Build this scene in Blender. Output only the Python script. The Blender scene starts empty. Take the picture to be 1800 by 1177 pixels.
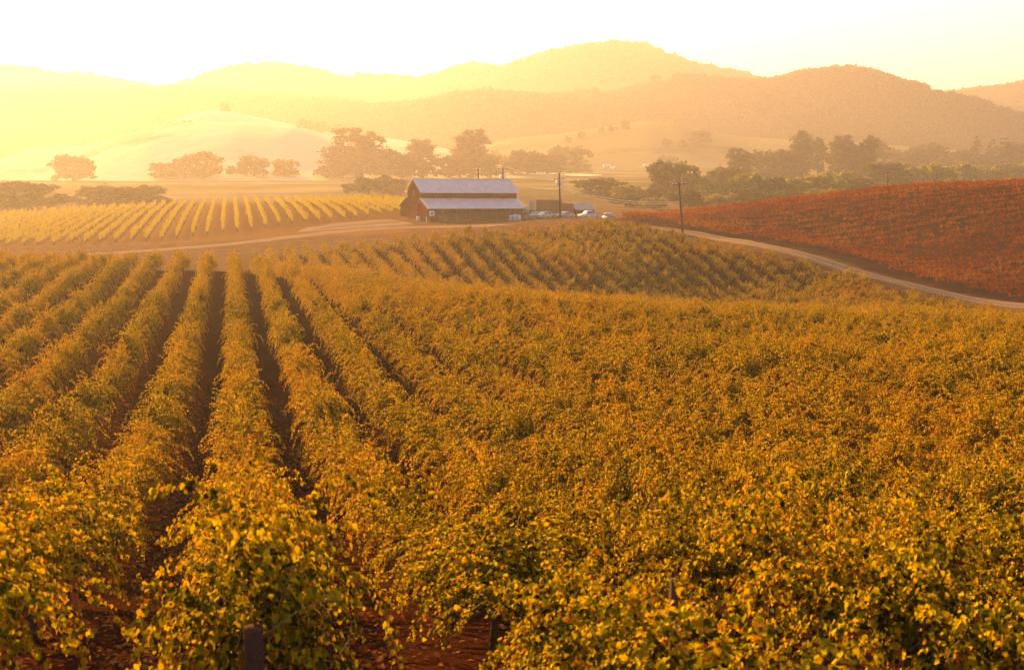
import bpy, bmesh, math, random
import numpy as np
from mathutils import Vector, Matrix, noise as mnoise
random.seed(7); rng = np.random.default_rng(7)
SC = bpy.context.scene
COL = SC.collection
R = math.radians

# ------------------------------------------------------------------ camera
FPX = 2500.0                                   # focal length in photo pixels (1800 wide)
PIT = math.atan(322.5 / FPX)
YAW = math.atan(495 * math.cos(PIT) / FPX)     # rows run along world +Y
cd = bpy.data.cameras.new('camera'); cam = bpy.data.objects.new('camera', cd); COL.objects.link(cam)
cam.location = (0, 0, 0); cam.rotation_euler = (R(90) - PIT, 0, -YAW)
cd.sensor_width = 36; cd.sensor_fit = 'HORIZONTAL'; cd.lens = 50
cd.clip_start = 0.1; cd.clip_end = 20000
cd.dof.use_dof = True; cd.dof.focus_distance = 70; cd.dof.aperture_fstop = 4.0
SC.camera = cam

# ------------------------------------------------------------------ sky, sun, exposure
SUN_AZ, SUN_EL = R(-22), R(13.5)
w = bpy.data.worlds.new('World'); SC.world = w; w.use_nodes = True
nt = w.node_tree; nt.nodes.clear()
sky = nt.nodes.new('ShaderNodeTexSky'); sky.sky_type = 'NISHITA'; sky.sun_disc = False
sky.sun_elevation = SUN_EL; sky.sun_rotation = SUN_AZ
sky.altitude = 0; sky.air_density = 1.0; sky.dust_density = 1.0; sky.ozone_density = 1.0
wt = nt.nodes.new('ShaderNodeMix'); wt.data_type = 'RGBA'; wt.blend_type = 'MULTIPLY'; wt.inputs[0].default_value = 1
wt.inputs[7].default_value = (1.0, 0.88, 0.92, 1)
bg = nt.nodes.new('ShaderNodeBackground'); bg.inputs[1].default_value = 0.05
wo = nt.nodes.new('ShaderNodeOutputWorld')
nt.links.new(sky.outputs[0], wt.inputs[6]); nt.links.new(wt.outputs[2], bg.inputs[0]); nt.links.new(bg.outputs[0], wo.inputs[0])
sd = bpy.data.lights.new('sun', 'SUN'); sd.energy = 5.0; sd.angle = R(0.6); sd.color = (1.0, 0.57, 0.16)
sun = bpy.data.objects.new('sun', sd); COL.objects.link(sun)
S = Vector((math.sin(SUN_AZ) * math.cos(SUN_EL), math.cos(SUN_AZ) * math.cos(SUN_EL), math.sin(SUN_EL)))
sun.rotation_euler = S.to_track_quat('Z', 'Y').to_euler()
vs = SC.view_settings; vs.view_transform = 'Standard'; vs.look = 'None'; vs.gamma = 1.0; vs.use_curve_mapping = False
vs.exposure = 2.55
HAZE_DENSITY = 0.00028; HAZE_G = 0.52
SC.cycles.volume_bounces = 0; SC.cycles.max_bounces = 8; SC.cycles.diffuse_bounces = 1
SC.cycles.transmission_bounces = 2; SC.cycles.transparent_max_bounces = 16
SC.cycles.use_denoising = True; SC.cycles.denoiser = 'OPENIMAGEDENOISE'; SC.cycles.denoising_prefilter = 'NONE'

# ------------------------------------------------------------------ helpers
CY, SY = math.cos(YAW), math.sin(YAW); CP, SP = math.cos(PIT), math.sin(PIT)
def frc(X, Y): return X * SY + Y * CY, X * CY - Y * SY          # forward, right
def xy(fwd, right): return fwd * SY + right * CY, fwd * CY - right * SY
def at(px, py, d):
    """the place seen at photo pixel (px,py) at horizontal forward distance d"""
    v = (588.5 - py) / FPX; s = d / (CP + v * SP)
    X, Y = xy(d, s * (px - 900) / FPX)
    return X, Y, s * (-SP + v * CP)
def right_at(px, d, z):
    s = d * CP - z * SP
    return s * (px - 900) / FPX
def proj(X, Y, Z):
    f, r = frc(X, Y)
    dep = f * CP - Z * SP; up = f * SP + Z * CP
    return 900 + FPX * r / dep, 588.5 - FPX * up / dep, dep

def tag(o, label=None, cat=None, group=None, kind=None):
    if label: o['label'] = label
    if cat: o['category'] = cat
    if group: o['group'] = group
    if kind: o['kind'] = kind
    return o
def link(o, parent=None):
    COL.objects.link(o)
    if parent is not None: o.parent = parent
    return o
def empty(name, loc, rz=0.0, rx=0.0, ry=0.0):
    o = bpy.data.objects.new(name, None); COL.objects.link(o)
    o.location = loc; o.rotation_euler = (rx, ry, rz); o.empty_display_size = 0.5
    return o
def mesh_obj(name, me, parent=None, loc=None):
    o = bpy.data.objects.new(name, me); link(o, parent)
    if loc is not None: o.location = loc
    return o
def np_mesh(name, V, F, mat, attrs=None, smooth=False):
    """V (n,3), F (m,k) int with equal sided faces"""
    V = np.asarray(V, np.float32); F = np.asarray(F, np.int32)
    me = bpy.data.meshes.new(name)
    me.vertices.add(len(V)); me.vertices.foreach_set('co', V.ravel())
    k = F.shape[1]; m = len(F)
    me.loops.add(m * k); me.loops.foreach_set('vertex_index', F.ravel())
    me.polygons.add(m); me.polygons.foreach_set('loop_start', np.arange(0, m * k, k, dtype=np.int32))
    me.update(calc_edges=True)
    if mat: me.materials.append(mat)
    if attrs:
        for an, dat in attrs.items():
            dat = np.asarray(dat, np.float32)
            if dat.ndim == 1:
                a = me.attributes.new(an, 'FLOAT', 'POINT'); a.data.foreach_set('value', dat)
            else:
                a = me.attributes.new(an, 'FLOAT_COLOR', 'POINT'); a.data.foreach_set('color', dat.ravel())
    if smooth: me.polygons.foreach_set('use_smooth', np.ones(m, bool))
    return me

class MB:
    """collects boxes, tubes and polygons into one mesh"""
    def __init__(s): s.v = []; s.f = []
    def add(s, vs, fs):
        n = len(s.v); s.v += [tuple(p) for p in vs]; s.f += [tuple(i + n for i in f) for f in fs]; return s
    def box(s, x0, y0, z0, x1, y1, z1):
        return s.add([(x0,y0,z0),(x1,y0,z0),(x1,y1,z0),(x0,y1,z0),(x0,y0,z1),(x1,y0,z1),(x1,y1,z1),(x0,y1,z1)],
                     [(3,2,1,0),(4,5,6,7),(0,1,5,4),(1,2,6,5),(2,3,7,6),(3,0,4,7)])
    def slab(s, pts, th):
        """a polygon given thickness along its normal (downwards)"""
        P = [Vector(p) for p in pts]; n = (P[1]-P[0]).cross(P[2]-P[0]).normalized() * th; k = len(P)
        vs = [tuple(p) for p in P] + [tuple(p - n) for p in P]
        fs = [tuple(range(k)), tuple(range(2*k-1, k-1, -1))] + [(i, i+k, (i+1)%k+k, (i+1)%k) for i in range(k)]
        return s.add(vs, fs)
    def tube(s, pts, rad, n=6, cap=True):
        P = [Vector(p) for p in pts]; rings = []
        rr = rad if hasattr(rad, '__len__') else [rad] * len(P)
        base = len(s.v)
        for i, p in enumerate(P):
            t = (P[min(i+1, len(P)-1)] - P[max(i-1, 0)]).normalized()
            a = t.orthogonal().normalized() if i == 0 else (a - t * a.dot(t)).normalized()
            b = t.cross(a)
            for j in range(n):
                q = p + (a * math.cos(2*math.pi*j/n) + b * math.sin(2*math.pi*j/n)) * rr[i]
                s.v.append(tuple(q))
        for i in range(len(P)-1):
            for j in range(n):
                s.f.append((base+i*n+j, base+i*n+(j+1)%n, base+(i+1)*n+(j+1)%n, base+(i+1)*n+j))
        if cap:
            s.f.append(tuple(base+j for j in range(n-1, -1, -1))); s.f.append(tuple(base+(len(P)-1)*n+j for j in range(n)))
        return s
    def mesh(s, name, mat, smooth=False, bevel=0):
        me = bpy.data.meshes.new(name); me.from_pydata(s.v, [], s.f)
        if bevel:
            bm = bmesh.new(); bm.from_mesh(me)
            bmesh.ops.bevel(bm, geom=bm.edges[:], offset=bevel, segments=1, affect='EDGES'); bm.to_mesh(me); bm.free()
        me.materials.append(mat); me.update()
        if smooth: me.polygons.foreach_set('use_smooth', np.ones(len(me.polygons), bool))
        return me
    def build(s, name, mat, parent=None, smooth=False, bevel=0):
        return mesh_obj(name, s.mesh(name, mat, smooth, bevel), parent)

# ------------------------------------------------------------------ materials
def mat_base(name):
    m = bpy.data.materials.new(name); m.use_nodes = True; t = m.node_tree; t.nodes.clear()
    out = t.nodes.new('ShaderNodeOutputMaterial')
    return m, t, out
def ramp(t, src, stops):
    r = t.nodes.new('ShaderNodeValToRGB'); e = r.color_ramp.elements
    while len(e) < len(stops): e.new(0.5)
    for i, (p, c) in enumerate(stops): e[i].position = p; e[i].color = (*c, 1)
    t.links.new(src, r.inputs[0]); return r.outputs[0]
def noise(t, scale, detail=4, rough=0.6, vec=None, out=0):
    n = t.nodes.new('ShaderNodeTexNoise'); n.inputs['Scale'].default_value = scale
    n.inputs['Detail'].default_value = detail; n.inputs['Roughness'].default_value = rough
    if vec is not None: t.links.new(vec, n.inputs['Vector'])
    return n.outputs[out]
def mixc(t, fac, a, b, mode='MIX'):
    m = t.nodes.new('ShaderNodeMix'); m.data_type = 'RGBA'; m.blend_type = mode
    for sock, v in ((m.inputs[0], fac), (m.inputs[6], a), (m.inputs[7], b)):
        if isinstance(v, bpy.types.NodeSocket): t.links.new(v, sock)
        elif isinstance(v, (int, float)): sock.default_value = v
        else: sock.default_value = (*v, 1)
    return m.outputs[2]
def mathn(t, op, a, b=0.0, c=None):
    m = t.nodes.new('ShaderNodeMath'); m.operation = op
    for i, v in enumerate((a, b) if c is None else (a, b, c)):
        if isinstance(v, bpy.types.NodeSocket): t.links.new(v, m.inputs[i])
        else: m.inputs[i].default_value = v
    return m.outputs[0]
def wpos(t): return t.nodes.new('ShaderNodeNewGeometry').outputs['Position']
def attr(t, name, kind='GEOMETRY'):
    a = t.nodes.new('ShaderNodeAttribute'); a.attribute_name = name; a.attribute_type = kind; return a
def bump(t, h, strength, dist=0.1):
    b = t.nodes.new('ShaderNodeBump'); b.inputs['Strength'].default_value = strength; b.inputs['Distance'].default_value = dist
    t.links.new(h, b.inputs['Height']); return b.outputs[0]
def principled(t, col, rough=0.8, spec=0.2, normal=None, metal=0.0):
    p = t.nodes.new('ShaderNodeBsdfPrincipled')
    if isinstance(col, bpy.types.NodeSocket): t.links.new(col, p.inputs['Base Color'])
    else: p.inputs['Base Color'].default_value = (*col, 1)
    if isinstance(rough, bpy.types.NodeSocket): t.links.new(rough, p.inputs['Roughness'])
    else: p.inputs['Roughness'].default_value = rough
    p.inputs['Specular IOR Level'].default_value = spec; p.inputs['Metallic'].default_value = metal
    if normal is not None: t.links.new(normal, p.inputs['Normal'])
    return p.outputs[0]
def simple(name, col, rough=0.8, spec=0.2, var=0.25, scale=3.0, metal=0.0, bumps=0.0):
    m, t, out = mat_base(name)
    tc = t.nodes.new('ShaderNodeTexCoord').outputs['Object']
    n = noise(t, scale, 5, 0.65, tc)
    c = ramp(t, n, [(0.25, tuple(x*(1-var) for x in col)), (0.75, tuple(min(1, x*(1+var)) for x in col))])
    nb = bump(t, n, bumps, 0.05) if bumps else None
    t.links.new(principled(t, c, rough, spec, nb, metal), out.inputs[0]); return m

def leaf_mat(name, stops, patch=None, trans=0.30, patch_scale=0.06, rough=0.65, spec=0.0):
    """leaf colour from the per leaf value 'tint' shifted by plant and by patches of the field"""
    m, t, out = mat_base(name)
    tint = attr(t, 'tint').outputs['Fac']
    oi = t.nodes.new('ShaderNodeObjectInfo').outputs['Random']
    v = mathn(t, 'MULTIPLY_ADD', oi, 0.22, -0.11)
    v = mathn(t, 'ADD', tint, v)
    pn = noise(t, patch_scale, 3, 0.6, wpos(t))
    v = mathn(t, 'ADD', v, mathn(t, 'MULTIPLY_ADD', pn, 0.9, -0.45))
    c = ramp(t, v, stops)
    p = principled(t, c, rough, spec)
    tr = t.nodes.new('ShaderNodeBsdfTranslucent')
    tc = mixc(t, 1.0, c, (1.0, 0.9, 0.4), 'MULTIPLY')
    t.links.new(tc, tr.inputs[0])
    mx = t.nodes.new('ShaderNodeMixShader'); mx.inputs[0].default_value = trans
    t.links.new(p, mx.inputs[1]); t.links.new(tr.outputs[0], mx.inputs[2]); t.links.new(mx.outputs[0], out.inputs[0])
    return m

M = {}
M['vine'] = leaf_mat('golden_vine_leaves', [(0.0, (0.020, 0.023, 0.003)), (0.22, (0.065, 0.062, 0.003)), (0.36, (0.20, 0.17, 0.004)), (0.56, (0.58, 0.385, 0.006)), (0.82, (0.46, 0.21, 0.006)), (1.0, (0.24, 0.035, 0.005))])  # autumn colours; the darkest greens also stand in for leaves in shadow
M['redvine'] = leaf_mat('red_vine_leaves', [(0.0, (0.38, 0.21, 0.012)), (0.3, (0.40, 0.085, 0.008)), (0.6, (0.17, 0.024, 0.005)), (1.0, (0.05, 0.009, 0.005))])
M['youngvine'] = leaf_mat('young_vine_leaves', [(0.0, (0.18, 0.18, 0.01)), (0.5, (0.50, 0.40, 0.018)), (1.0, (0.45, 0.26, 0.018))])
M['oak'] = leaf_mat('oak_leaves', [(0.0, (0.05, 0.055, 0.014)), (0.5, (0.10, 0.095, 0.022)), (1.0, (0.17, 0.14, 0.03))], trans=0.25, patch_scale=0.02, rough=0.6, spec=0.0)
M['willow'] = leaf_mat('willow_leaves', [(0.0, (0.12, 0.12, 0.025)), (0.5, (0.26, 0.24, 0.04)), (1.0, (0.38, 0.31, 0.05))], trans=0.35, patch_scale=0.02, rough=0.6, spec=0.0)
M['conifer'] = leaf_mat('conifer_needles', [(0.0, (0.02, 0.03, 0.012)), (1.0, (0.06, 0.06, 0.02))], trans=0.12, patch_scale=0.02, rough=0.6, spec=0.0)
M['farwood'] = leaf_mat('far_wood_leaves', [(0.0, (0.035, 0.04, 0.015)), (0.6, (0.08, 0.075, 0.025)), (1.0, (0.15, 0.12, 0.04))], trans=0.2, patch_scale=0.004, rough=0.7, spec=0.0)
M['litter'] = leaf_mat('fallen_leaf_litter', [(0.0, (0.10, 0.03, 0.012)), (0.5, (0.28, 0.07, 0.015)), (0.85, (0.38, 0.17, 0.03)), (1.0, (0.45, 0.28, 0.06))], trans=0.2)
M['bark'] = simple('bark', (0.09, 0.055, 0.035), 0.9, 0.0, 0.4, 14, bumps=0.5)
M['cane'] = simple('cane_bark', (0.26, 0.13, 0.05), 0.7, 0.3, 0.3, 10)
M['stake'] = simple('stake_wood', (0.10, 0.06, 0.04), 0.8, 0.0, 0.3, 8)
M['postwood'] = simple('post_wood', (0.10, 0.045, 0.028), 0.85, 0.0, 0.35, 9, bumps=0.6)
M['polewood'] = simple('pole_wood', (0.07, 0.038, 0.022), 0.85, 0.2, 0.3, 4)
M['wire'] = simple('wire', (0.4, 0.38, 0.34), 0.35, 0.5, 0.1, 3, metal=0.8)
M['steel'] = simple('galvanised_steel', (0.5, 0.5, 0.5), 0.4, 0.5, 0.15, 5, metal=0.7)
M['ceramic'] = simple('ceramic', (0.5, 0.48, 0.45), 0.4, 0.5, 0.1, 4)

# ------------------------------------------------------------------ terrain
CAN = 1.75                                     # canopy height over the soil
ctl = []                                       # photo x, photo y, forward distance, height of what is seen over the ground
prof = [(3, -0.9), (6, -1.9), (10.5, -3.05), (14, -3.65), (17, -4.3), (26, -6.15), (41, -7.85), (56, -8.8), (69, -9.25), (90, -9.75), (105, -10.1)]
for d, z in prof:
    for px in (-700, -250, 130, 500, 900, 1350, 1800, 2300, 3000):
        if not (px > 1200 and d > 75): ctl.append((px, None, d, z - CAN))
for px, py, d in [(462,487,118),(520,493,116),(700,506,112),(1000,521,110),(1300,537,106),(1450,545,104),(1600,553,103),(1800,560,103),(2300,575,100),(1500,548,124),(1750,554,126),(1750,550,150),(1500,547,145),(1400,592,80),(1800,598,80),(2300,610,80),(1400,558,92),(1800,572,92)]: ctl.append((px, py, d, CAN))
for px in (-700, -200, 0, 130, 270, 380): ctl.append((px, 447, 150, CAN))
for px, py, d in [(440,460,165),(530,470,168),(650,476,165),(766,490,168),(900,505,172),(1018,490,187),(1158,527,163),(1300,493,200),(1300,535,178),(1018,462,196),(942,420,224),
                  (500,433,218),(560,427,218),(623,420,218),(685,415,218),(747,408,218),(803,400,218),(833,397,218),(942,390,238),(1018,387,242),(1090,386,240),
                  (1150,398,234),(1200,409,230),(1268,424,222),(1311,428,218),(1381,441,210),(1444,466,203),(1502,476,196),(1569,501,188),(1660,520,180),(1750,536,172),(1900,565,160),(2300,600,150)]:
    ctl.append((px, py, d, CAN))
for px, py, d in [(-300,452,230),(0,448,232),(204,445,235),(300,438,240),(450,426,248),(560,411,262),(650,402,275),(700,398,282),(752,390,295),(600,386,300),(700,382,300),(850,386,300),(950,384,300),(1060,382,292),
                  (10,432,262),(282,421,266),(353,413,270),(442,403,276),(490,396,285),(550,390,292),(0,384,385),(100,377,392),(200,370,398),(300,363,402),(400,358,405),(550,357,400),(700,356,390),
                  (-300,395,380),(-300,430,280),
                  (1200,425,243),(1110,397,262),(1250,412,255),(1330,421,246),(1430,438,235),(1530,466,218),(1620,497,205),(1740,533,192),(1850,545,185),(2300,590,172)]:
    ctl.append((px, py, d, 0))
for px, py, d in [(1090,379,300),(1200,368,292),(1300,357,284),(1400,346,277),(1500,335,270),(1600,326,264),(1700,320,260),(1800,316,256),(2100,300,250),(2600,280,245)]: ctl.append((px, py, d, 1.3))
for px, py, d in [(1320,416,256),(1400,426,250),(1496,443,240),(1538,458,230),(1611,486,216),(1795,512,200)]: ctl.append((px, py, d, 0.0))
for px in (-700, -200, 300, 900, 1500, 2200, 3000):
    [ctl.append((px, None, d_, z_)) for d_, z_ in ((480, -17.8), (620, -17.2), (800, -16.8), (1000, -16.5), (2000, -16.8), (3400, -17))]
for px in (1300, 1500, 1800, 2200): ctl.append((px, None, 370, -17))
for px, py, d in [(1200,368,292),(1300,357,284),(1400,346,277),(1500,335,270),(1600,326,264),(1700,320,260),(1800,316,256),(2100,300,250)]: ctl.append((px, None, d + 22, at(px, py, d)[2] - 1.3 - 1.6))
P = []; Z = []
for px, py, d, h in ctl:
    if py is None: z = h; r = right_at(px, d, z)
    else: X, Y, z = at(px, py, d); z -= h; r = frc(X, Y)[1]
    P.append((d, r)); Z.append(z)
P = np.array(P, float); Z = np.array(Z, float)
def warp(f, r):
    f = np.maximum(f, 1.0); return np.stack([3.2 * np.arctan(r / (f + 12)), 2.2 * np.log(f + 25)], -1)
Wc = warp(P[:, 0], P[:, 1])
def kern(a, b):
    r2 = ((a[:, None, :] - b[None]) ** 2).sum(-1); return 0.5 * r2 * np.log(r2 + 1e-9)
n = len(Wc); A = np.zeros((n + 3, n + 3)); A[:n, :n] = kern(Wc, Wc) + np.eye(n) * 0.0012
A[:n, n] = 1; A[:n, n+1:] = Wc; A[n, :n] = 1; A[n+1:, :n] = Wc.T
SOL = np.linalg.solve(A, np.concatenate([Z, [0, 0, 0]]))
def H(X, Y):
    X = np.atleast_1d(np.asarray(X, float)); Y = np.atleast_1d(np.asarray(Y, float)); sh = X.shape
    f, r = frc(X.ravel(), Y.ravel()); q = warp(f, np.clip(r, -1.6 * (np.maximum(f, 0) + 40), 1.6 * (np.maximum(f, 0) + 40))); out = np.empty(len(q))
    for i in range(0, len(q), 20000):
        b = q[i:i+20000]; out[i:i+20000] = kern(b, Wc) @ SOL[:n] + SOL[n] + b @ SOL[n+1:]
    return out.reshape(sh)
def h1(X, Y): return float(H(X, Y)[0])

# field limits ----------------------------------------------------
def edge_d(px):            # far edge of the golden vineyard
    return np.interp(px, [-400, 300, 400, 480, 840, 942, 1018, 1100, 1150, 1200, 1268, 1311, 1381, 1444, 1502, 1569, 1660, 1750, 1900, 2300],
                     [158, 158, 168, 218, 218, 236, 243, 243, 236, 231, 222, 218, 210, 203, 196, 188, 180, 172, 160, 150])
ROW = 2.7

# ground sheet ------------------------------------------------------
fw = np.concatenate([[-400, -200, -100, -50, -25, -12], np.arange(-6, 60, 0.8), np.geomspace(60, 420, 150), np.geomspace(430, 3400, 60)])
uu = np.sinh(np.linspace(-2.2, 2.2, 261)) / np.sinh(2.2)
Fg, Ug = np.meshgrid(fw, uu, indexing='ij')
Rg = Ug * (1.3 * np.maximum(Fg, 0) + 60 + 0.8 * np.abs(np.minimum(Fg, 0)))
Xg, Yg = xy(Fg, Rg); Zg = H(Xg, Yg)
ni, nj = Fg.shape; idx = np.arange(ni * nj).reshape(ni, nj)
quads = np.stack([idx[:-1, :-1], idx[:-1, 1:], idx[1:, 1:], idx[1:, :-1]], -1).reshape(-1, 4)
pxg, _, _ = proj(Xg, Yg, Zg)
vine_mask = np.clip((edge_d(pxg) + 8 - Fg) / 10, 0, 1)
left_mask = ((Fg > 255) & (Fg < 412) & (pxg < 715)).astype(float)
right_mask = ((pxg > 1085) & (Fg > edge_d(pxg) + 20) & (Fg < 310)).astype(float)
reg = np.stack([vine_mask, left_mask, right_mask, np.ones_like(vine_mask)], -1).reshape(-1, 4)
def ground_mat():
    m, t, out = mat_base('earth')
    a = attr(t, 'region'); sp = t.nodes.new('ShaderNodeSeparateColor'); t.links.new(a.outputs['Color'], sp.inputs[0])
    p = wpos(t)
    n1 = noise(t, 0.35, 8, 0.7, p); n2 = noise(t, 6.0, 6, 0.7, p); n3 = noise(t, 0.012, 4, 0.55, p)
    soil = ramp(t, n2, [(0.3, (0.017, 0.0042, 0.0018)), (0.6, (0.040, 0.010, 0.0035)), (0.8, (0.10, 0.028, 0.009))])
    straw = ramp(t, n1, [(0.3, (0.085, 0.042, 0.017)), (0.55, (0.14, 0.075, 0.033)), (0.8, (0.22, 0.13, 0.06))])
    green = ramp(t, n3, [(0.38, (0.07, 0.065, 0.02)), (0.52, (0.13, 0.10, 0.035)), (0.65, (0.22, 0.16, 0.07))])
    f = t.nodes.new('ShaderNodeVectorMath'); f.operation = 'LENGTH'; t.links.new(p, f.inputs[0])
    farm = mathn(t, 'MULTIPLY_ADD', f.outputs['Value'], 1/200, -2.1); farm = mathn(t, 'MINIMUM', mathn(t, 'MAXIMUM', farm, 0), 1)
    base = mixc(t, farm, straw, green)
    lsoil = mixc(t, n2, (0.15, 0.065, 0.018), (0.22, 0.105, 0.03))
    rsoil = mixc(t, n1, (0.032, 0.012, 0.006), (0.10, 0.045, 0.024))
    c = mixc(t, sp.outputs[0], base, mixc(t, mathn(t, 'MULTIPLY', n1, 0.10), soil, straw))
    c = mixc(t, sp.outputs[1], c, lsoil); c = mixc(t, sp.outputs[2], c, rsoil)
    b = bump(t, n2, 0.9, 0.12)
    t.links.new(principled(t, c, 1.0, 0.0, b), out.inputs[0]); return m
me = np_mesh('ground', np.stack([Xg, Yg, Zg], -1).reshape(-1, 3), quads, ground_mat(), {'region': reg}, smooth=True)
tag(mesh_obj('ground', me), kind='structure')

from mathutils.bvhtree import BVHTree
_bv = {}
def hit(px, py, dmin=500):
    """the surface of ground or hills seen at a photo pixel, looking from forward distance dmin on"""
    for o in COL.objects:
        if o.name.split('.')[0] in ('ground', 'hills') and o.name not in _bv:
            m_ = o.data; _bv[o.name] = BVHTree.FromPolygons([v.co[:] for v in m_.vertices], [p.vertices[:] for p in m_.polygons])
    a = Vector(at(px, py, dmin)); dr = a.normalized(); best = None
    for b in _bv.values():
        h_ = b.ray_cast(a, dr)
        if h_[0] is not None and (best is None or h_[3] < best[1]): best = (h_[0], h_[3])
    return best[0] if best else None

# roads -------------------------------------------------------------
def road_mat(name, c0, c1):
    m, t, out = mat_base(name); p = wpos(t)
    n1 = noise(t, 0.5, 7, 0.7, p); n2 = noise(t, 7, 5, 0.7, p)
    e = attr(t, 'across').outputs['Fac']                       # 0 edge..1 centre; two wheel ruts stay bare, the middle grassy
    e = mathn(t, 'ADD', e, mathn(t, 'MULTIPLY_ADD', n1, 0.5, -0.25))
    rut = ramp(t, e, [(0.12, (0.0,)*3), (0.45, (1,)*3), (0.68, (1,)*3), (0.86, (0.5,)*3), (1.0, (0.4,)*3)])
    c = mixc(t, n1, c0, c1); c = mixc(t, rut, (0.13, 0.07, 0.03), c); c = mixc(t, mathn(t, 'MULTIPLY', n2, 0.5), c, (0.2, 0.12, 0.07))
    t.links.new(principled(t, c, 1.0, 0.0, bump(t, n2, 0.6, 0.06)), out.inputs[0]); return m
ROADM = road_mat('pale_dirt', (0.22, 0.14, 0.08), (0.35, 0.24, 0.15))
def strip(name, pts, widths, mat=ROADM, lift=0.06, cols=9, step=1.5, dmin=200, ext=0):
    """pts: (photo x, forward distance); draped on the ground"""
    C = []
    for px, py in pts:
        q = hit(px, py, dmin)
        if q is not None and (not C or math.hypot(q.x - C[-1][0], q.y - C[-1][1]) < 160): C.append((q.x, q.y))
    for _ in range(ext): C.append((2 * C[-1][0] - C[-2][0], 2 * C[-1][1] - C[-2][1]))
    widths = np.interp(np.linspace(0, 1, len(C)), np.linspace(0, 1, len(widths)), widths)
    C = np.array(C); seg = np.r_[0, np.cumsum(np.hypot(*np.diff(C, axis=0).T))]
    s = np.linspace(0, seg[-1], max(8, int(seg[-1] / step))); 
    x = np.interp(s, seg, C[:, 0]); y = np.interp(s, seg, C[:, 1]); wd = np.interp(s, seg, widths)
    ker = np.ones(9) / 9
    for _ in range(2): x = np.convolve(np.pad(x, 4, 'edge'), ker, 'valid'); y = np.convolve(np.pad(y, 4, 'edge'), ker, 'valid')
    tx, ty = np.gradient(x), np.gradient(y); L = np.hypot(tx, ty) + 1e-9; nx, ny = -ty / L, tx / L
    o = np.linspace(-0.5, 0.5, cols); jit = 1 + 0.10 * np.sin(s * 0.9) * np.sin(s * 0.31 + 1)
    Xs = x[:, None] + nx[:, None] * (wd * jit)[:, None] * o; Ys = y[:, None] + ny[:, None] * (wd * jit)[:, None] * o
    Zs = H(Xs, Ys) + lift; a = np.broadcast_to(1 - np.abs(o) * 2, Xs.shape)
    Zs[:, 0] -= lift * 1.6; Zs[:, -1] -= lift * 1.6
    ii = np.arange(Xs.size).reshape(Xs.shape); q = np.stack([ii[:-1, :-1], ii[:-1, 1:], ii[1:, 1:], ii[1:, :-1]], -1).reshape(-1, 4)
    ob = mesh_obj(name, np_mesh(name, np.stack([Xs, Ys, Zs], -1).reshape(-1, 3), q, mat, {'across': a.ravel()}, smooth=True))
    return tag(ob, kind='structure')
strip('dirt_road', [(100, 449), (204, 444), (300, 438), (400, 430), (450, 425), (520, 416), (600, 407), (680, 401), (740, 398), (800, 398), (900, 397)], [5.5, 5.8, 6, 7, 7.5, 7.5], dmin=215)
strip('farm_yard', [(520, 411), (560, 403), (610, 397), (665, 392), (728, 389)], [2, 9, 16, 19, 10], lift=0.09, dmin=250)
strip('dirt_road', [(1112, 397), (1160, 402), (1210, 408), (1256, 414), (1334, 431), (1413, 449), (1452, 461), (1491, 473), (1549, 490), (1647, 513), (1745, 533)], [6.2]*4, lift=0.09, dmin=190, ext=3)
strip('country_lane', [(1040, 367), (1130, 367), (1250, 367)], [3.0]*3, lift=0.1, dmin=330)
strip('country_lane', [(900, 303), (1000, 302), (1100, 300), (1220, 302), (1350, 312)], [7.0]*4, lift=0.1, dmin=500, step=6)

# ------------------------------------------------------------------ hills
def fbm(X, Y, sc, octv=5, seed=0.0):
    out = np.empty(X.size); xf, yf = X.ravel(), Y.ravel()
    for i in range(len(out)):
        out[i] = mnoise.fractal((xf[i] * sc + seed, yf[i] * sc - seed, seed * 1.7), 1.0, 2.1, octv)
    return out.reshape(X.shape)
def hill_mat(name, dark, light, bias, scale=0.006, rows=0.0):
    m, t, out = mat_base(name); p = wpos(t)
    n = noise(t, scale, 6, 0.62, p); n2 = noise(t, scale * 9, 5, 0.7, p)
    v = mathn(t, 'ADD', n, mathn(t, 'MULTIPLY_ADD', n2, 0.25, -0.125))
    c = ramp(t, v, [(bias - 0.05, dark), (bias + 0.05, light)])
    if rows:
        wv = t.nodes.new('ShaderNodeTexWave'); wv.inputs['Scale'].default_value = rows; wv.inputs['Distortion'].default_value = 0.6; wv.inputs['Detail'].default_value = 2
        mp = t.nodes.new('ShaderNodeMapping'); mp.inputs['Rotation'].default_value = (0, 0, 0.9); t.links.new(p, mp.inputs[0]); t.links.new(mp.outputs[0], wv.inputs[0])
        c = mixc(t, mathn(t, 'MULTIPLY', wv.outputs['Fac'], 0.45), c, tuple(x * 0.45 for x in dark))
    t.links.new(principled(t, c, 1.0, 0.0, bump(t, n2, 0.5, 3.0)), out.inputs[0]); return m
HILLS = {}
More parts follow.
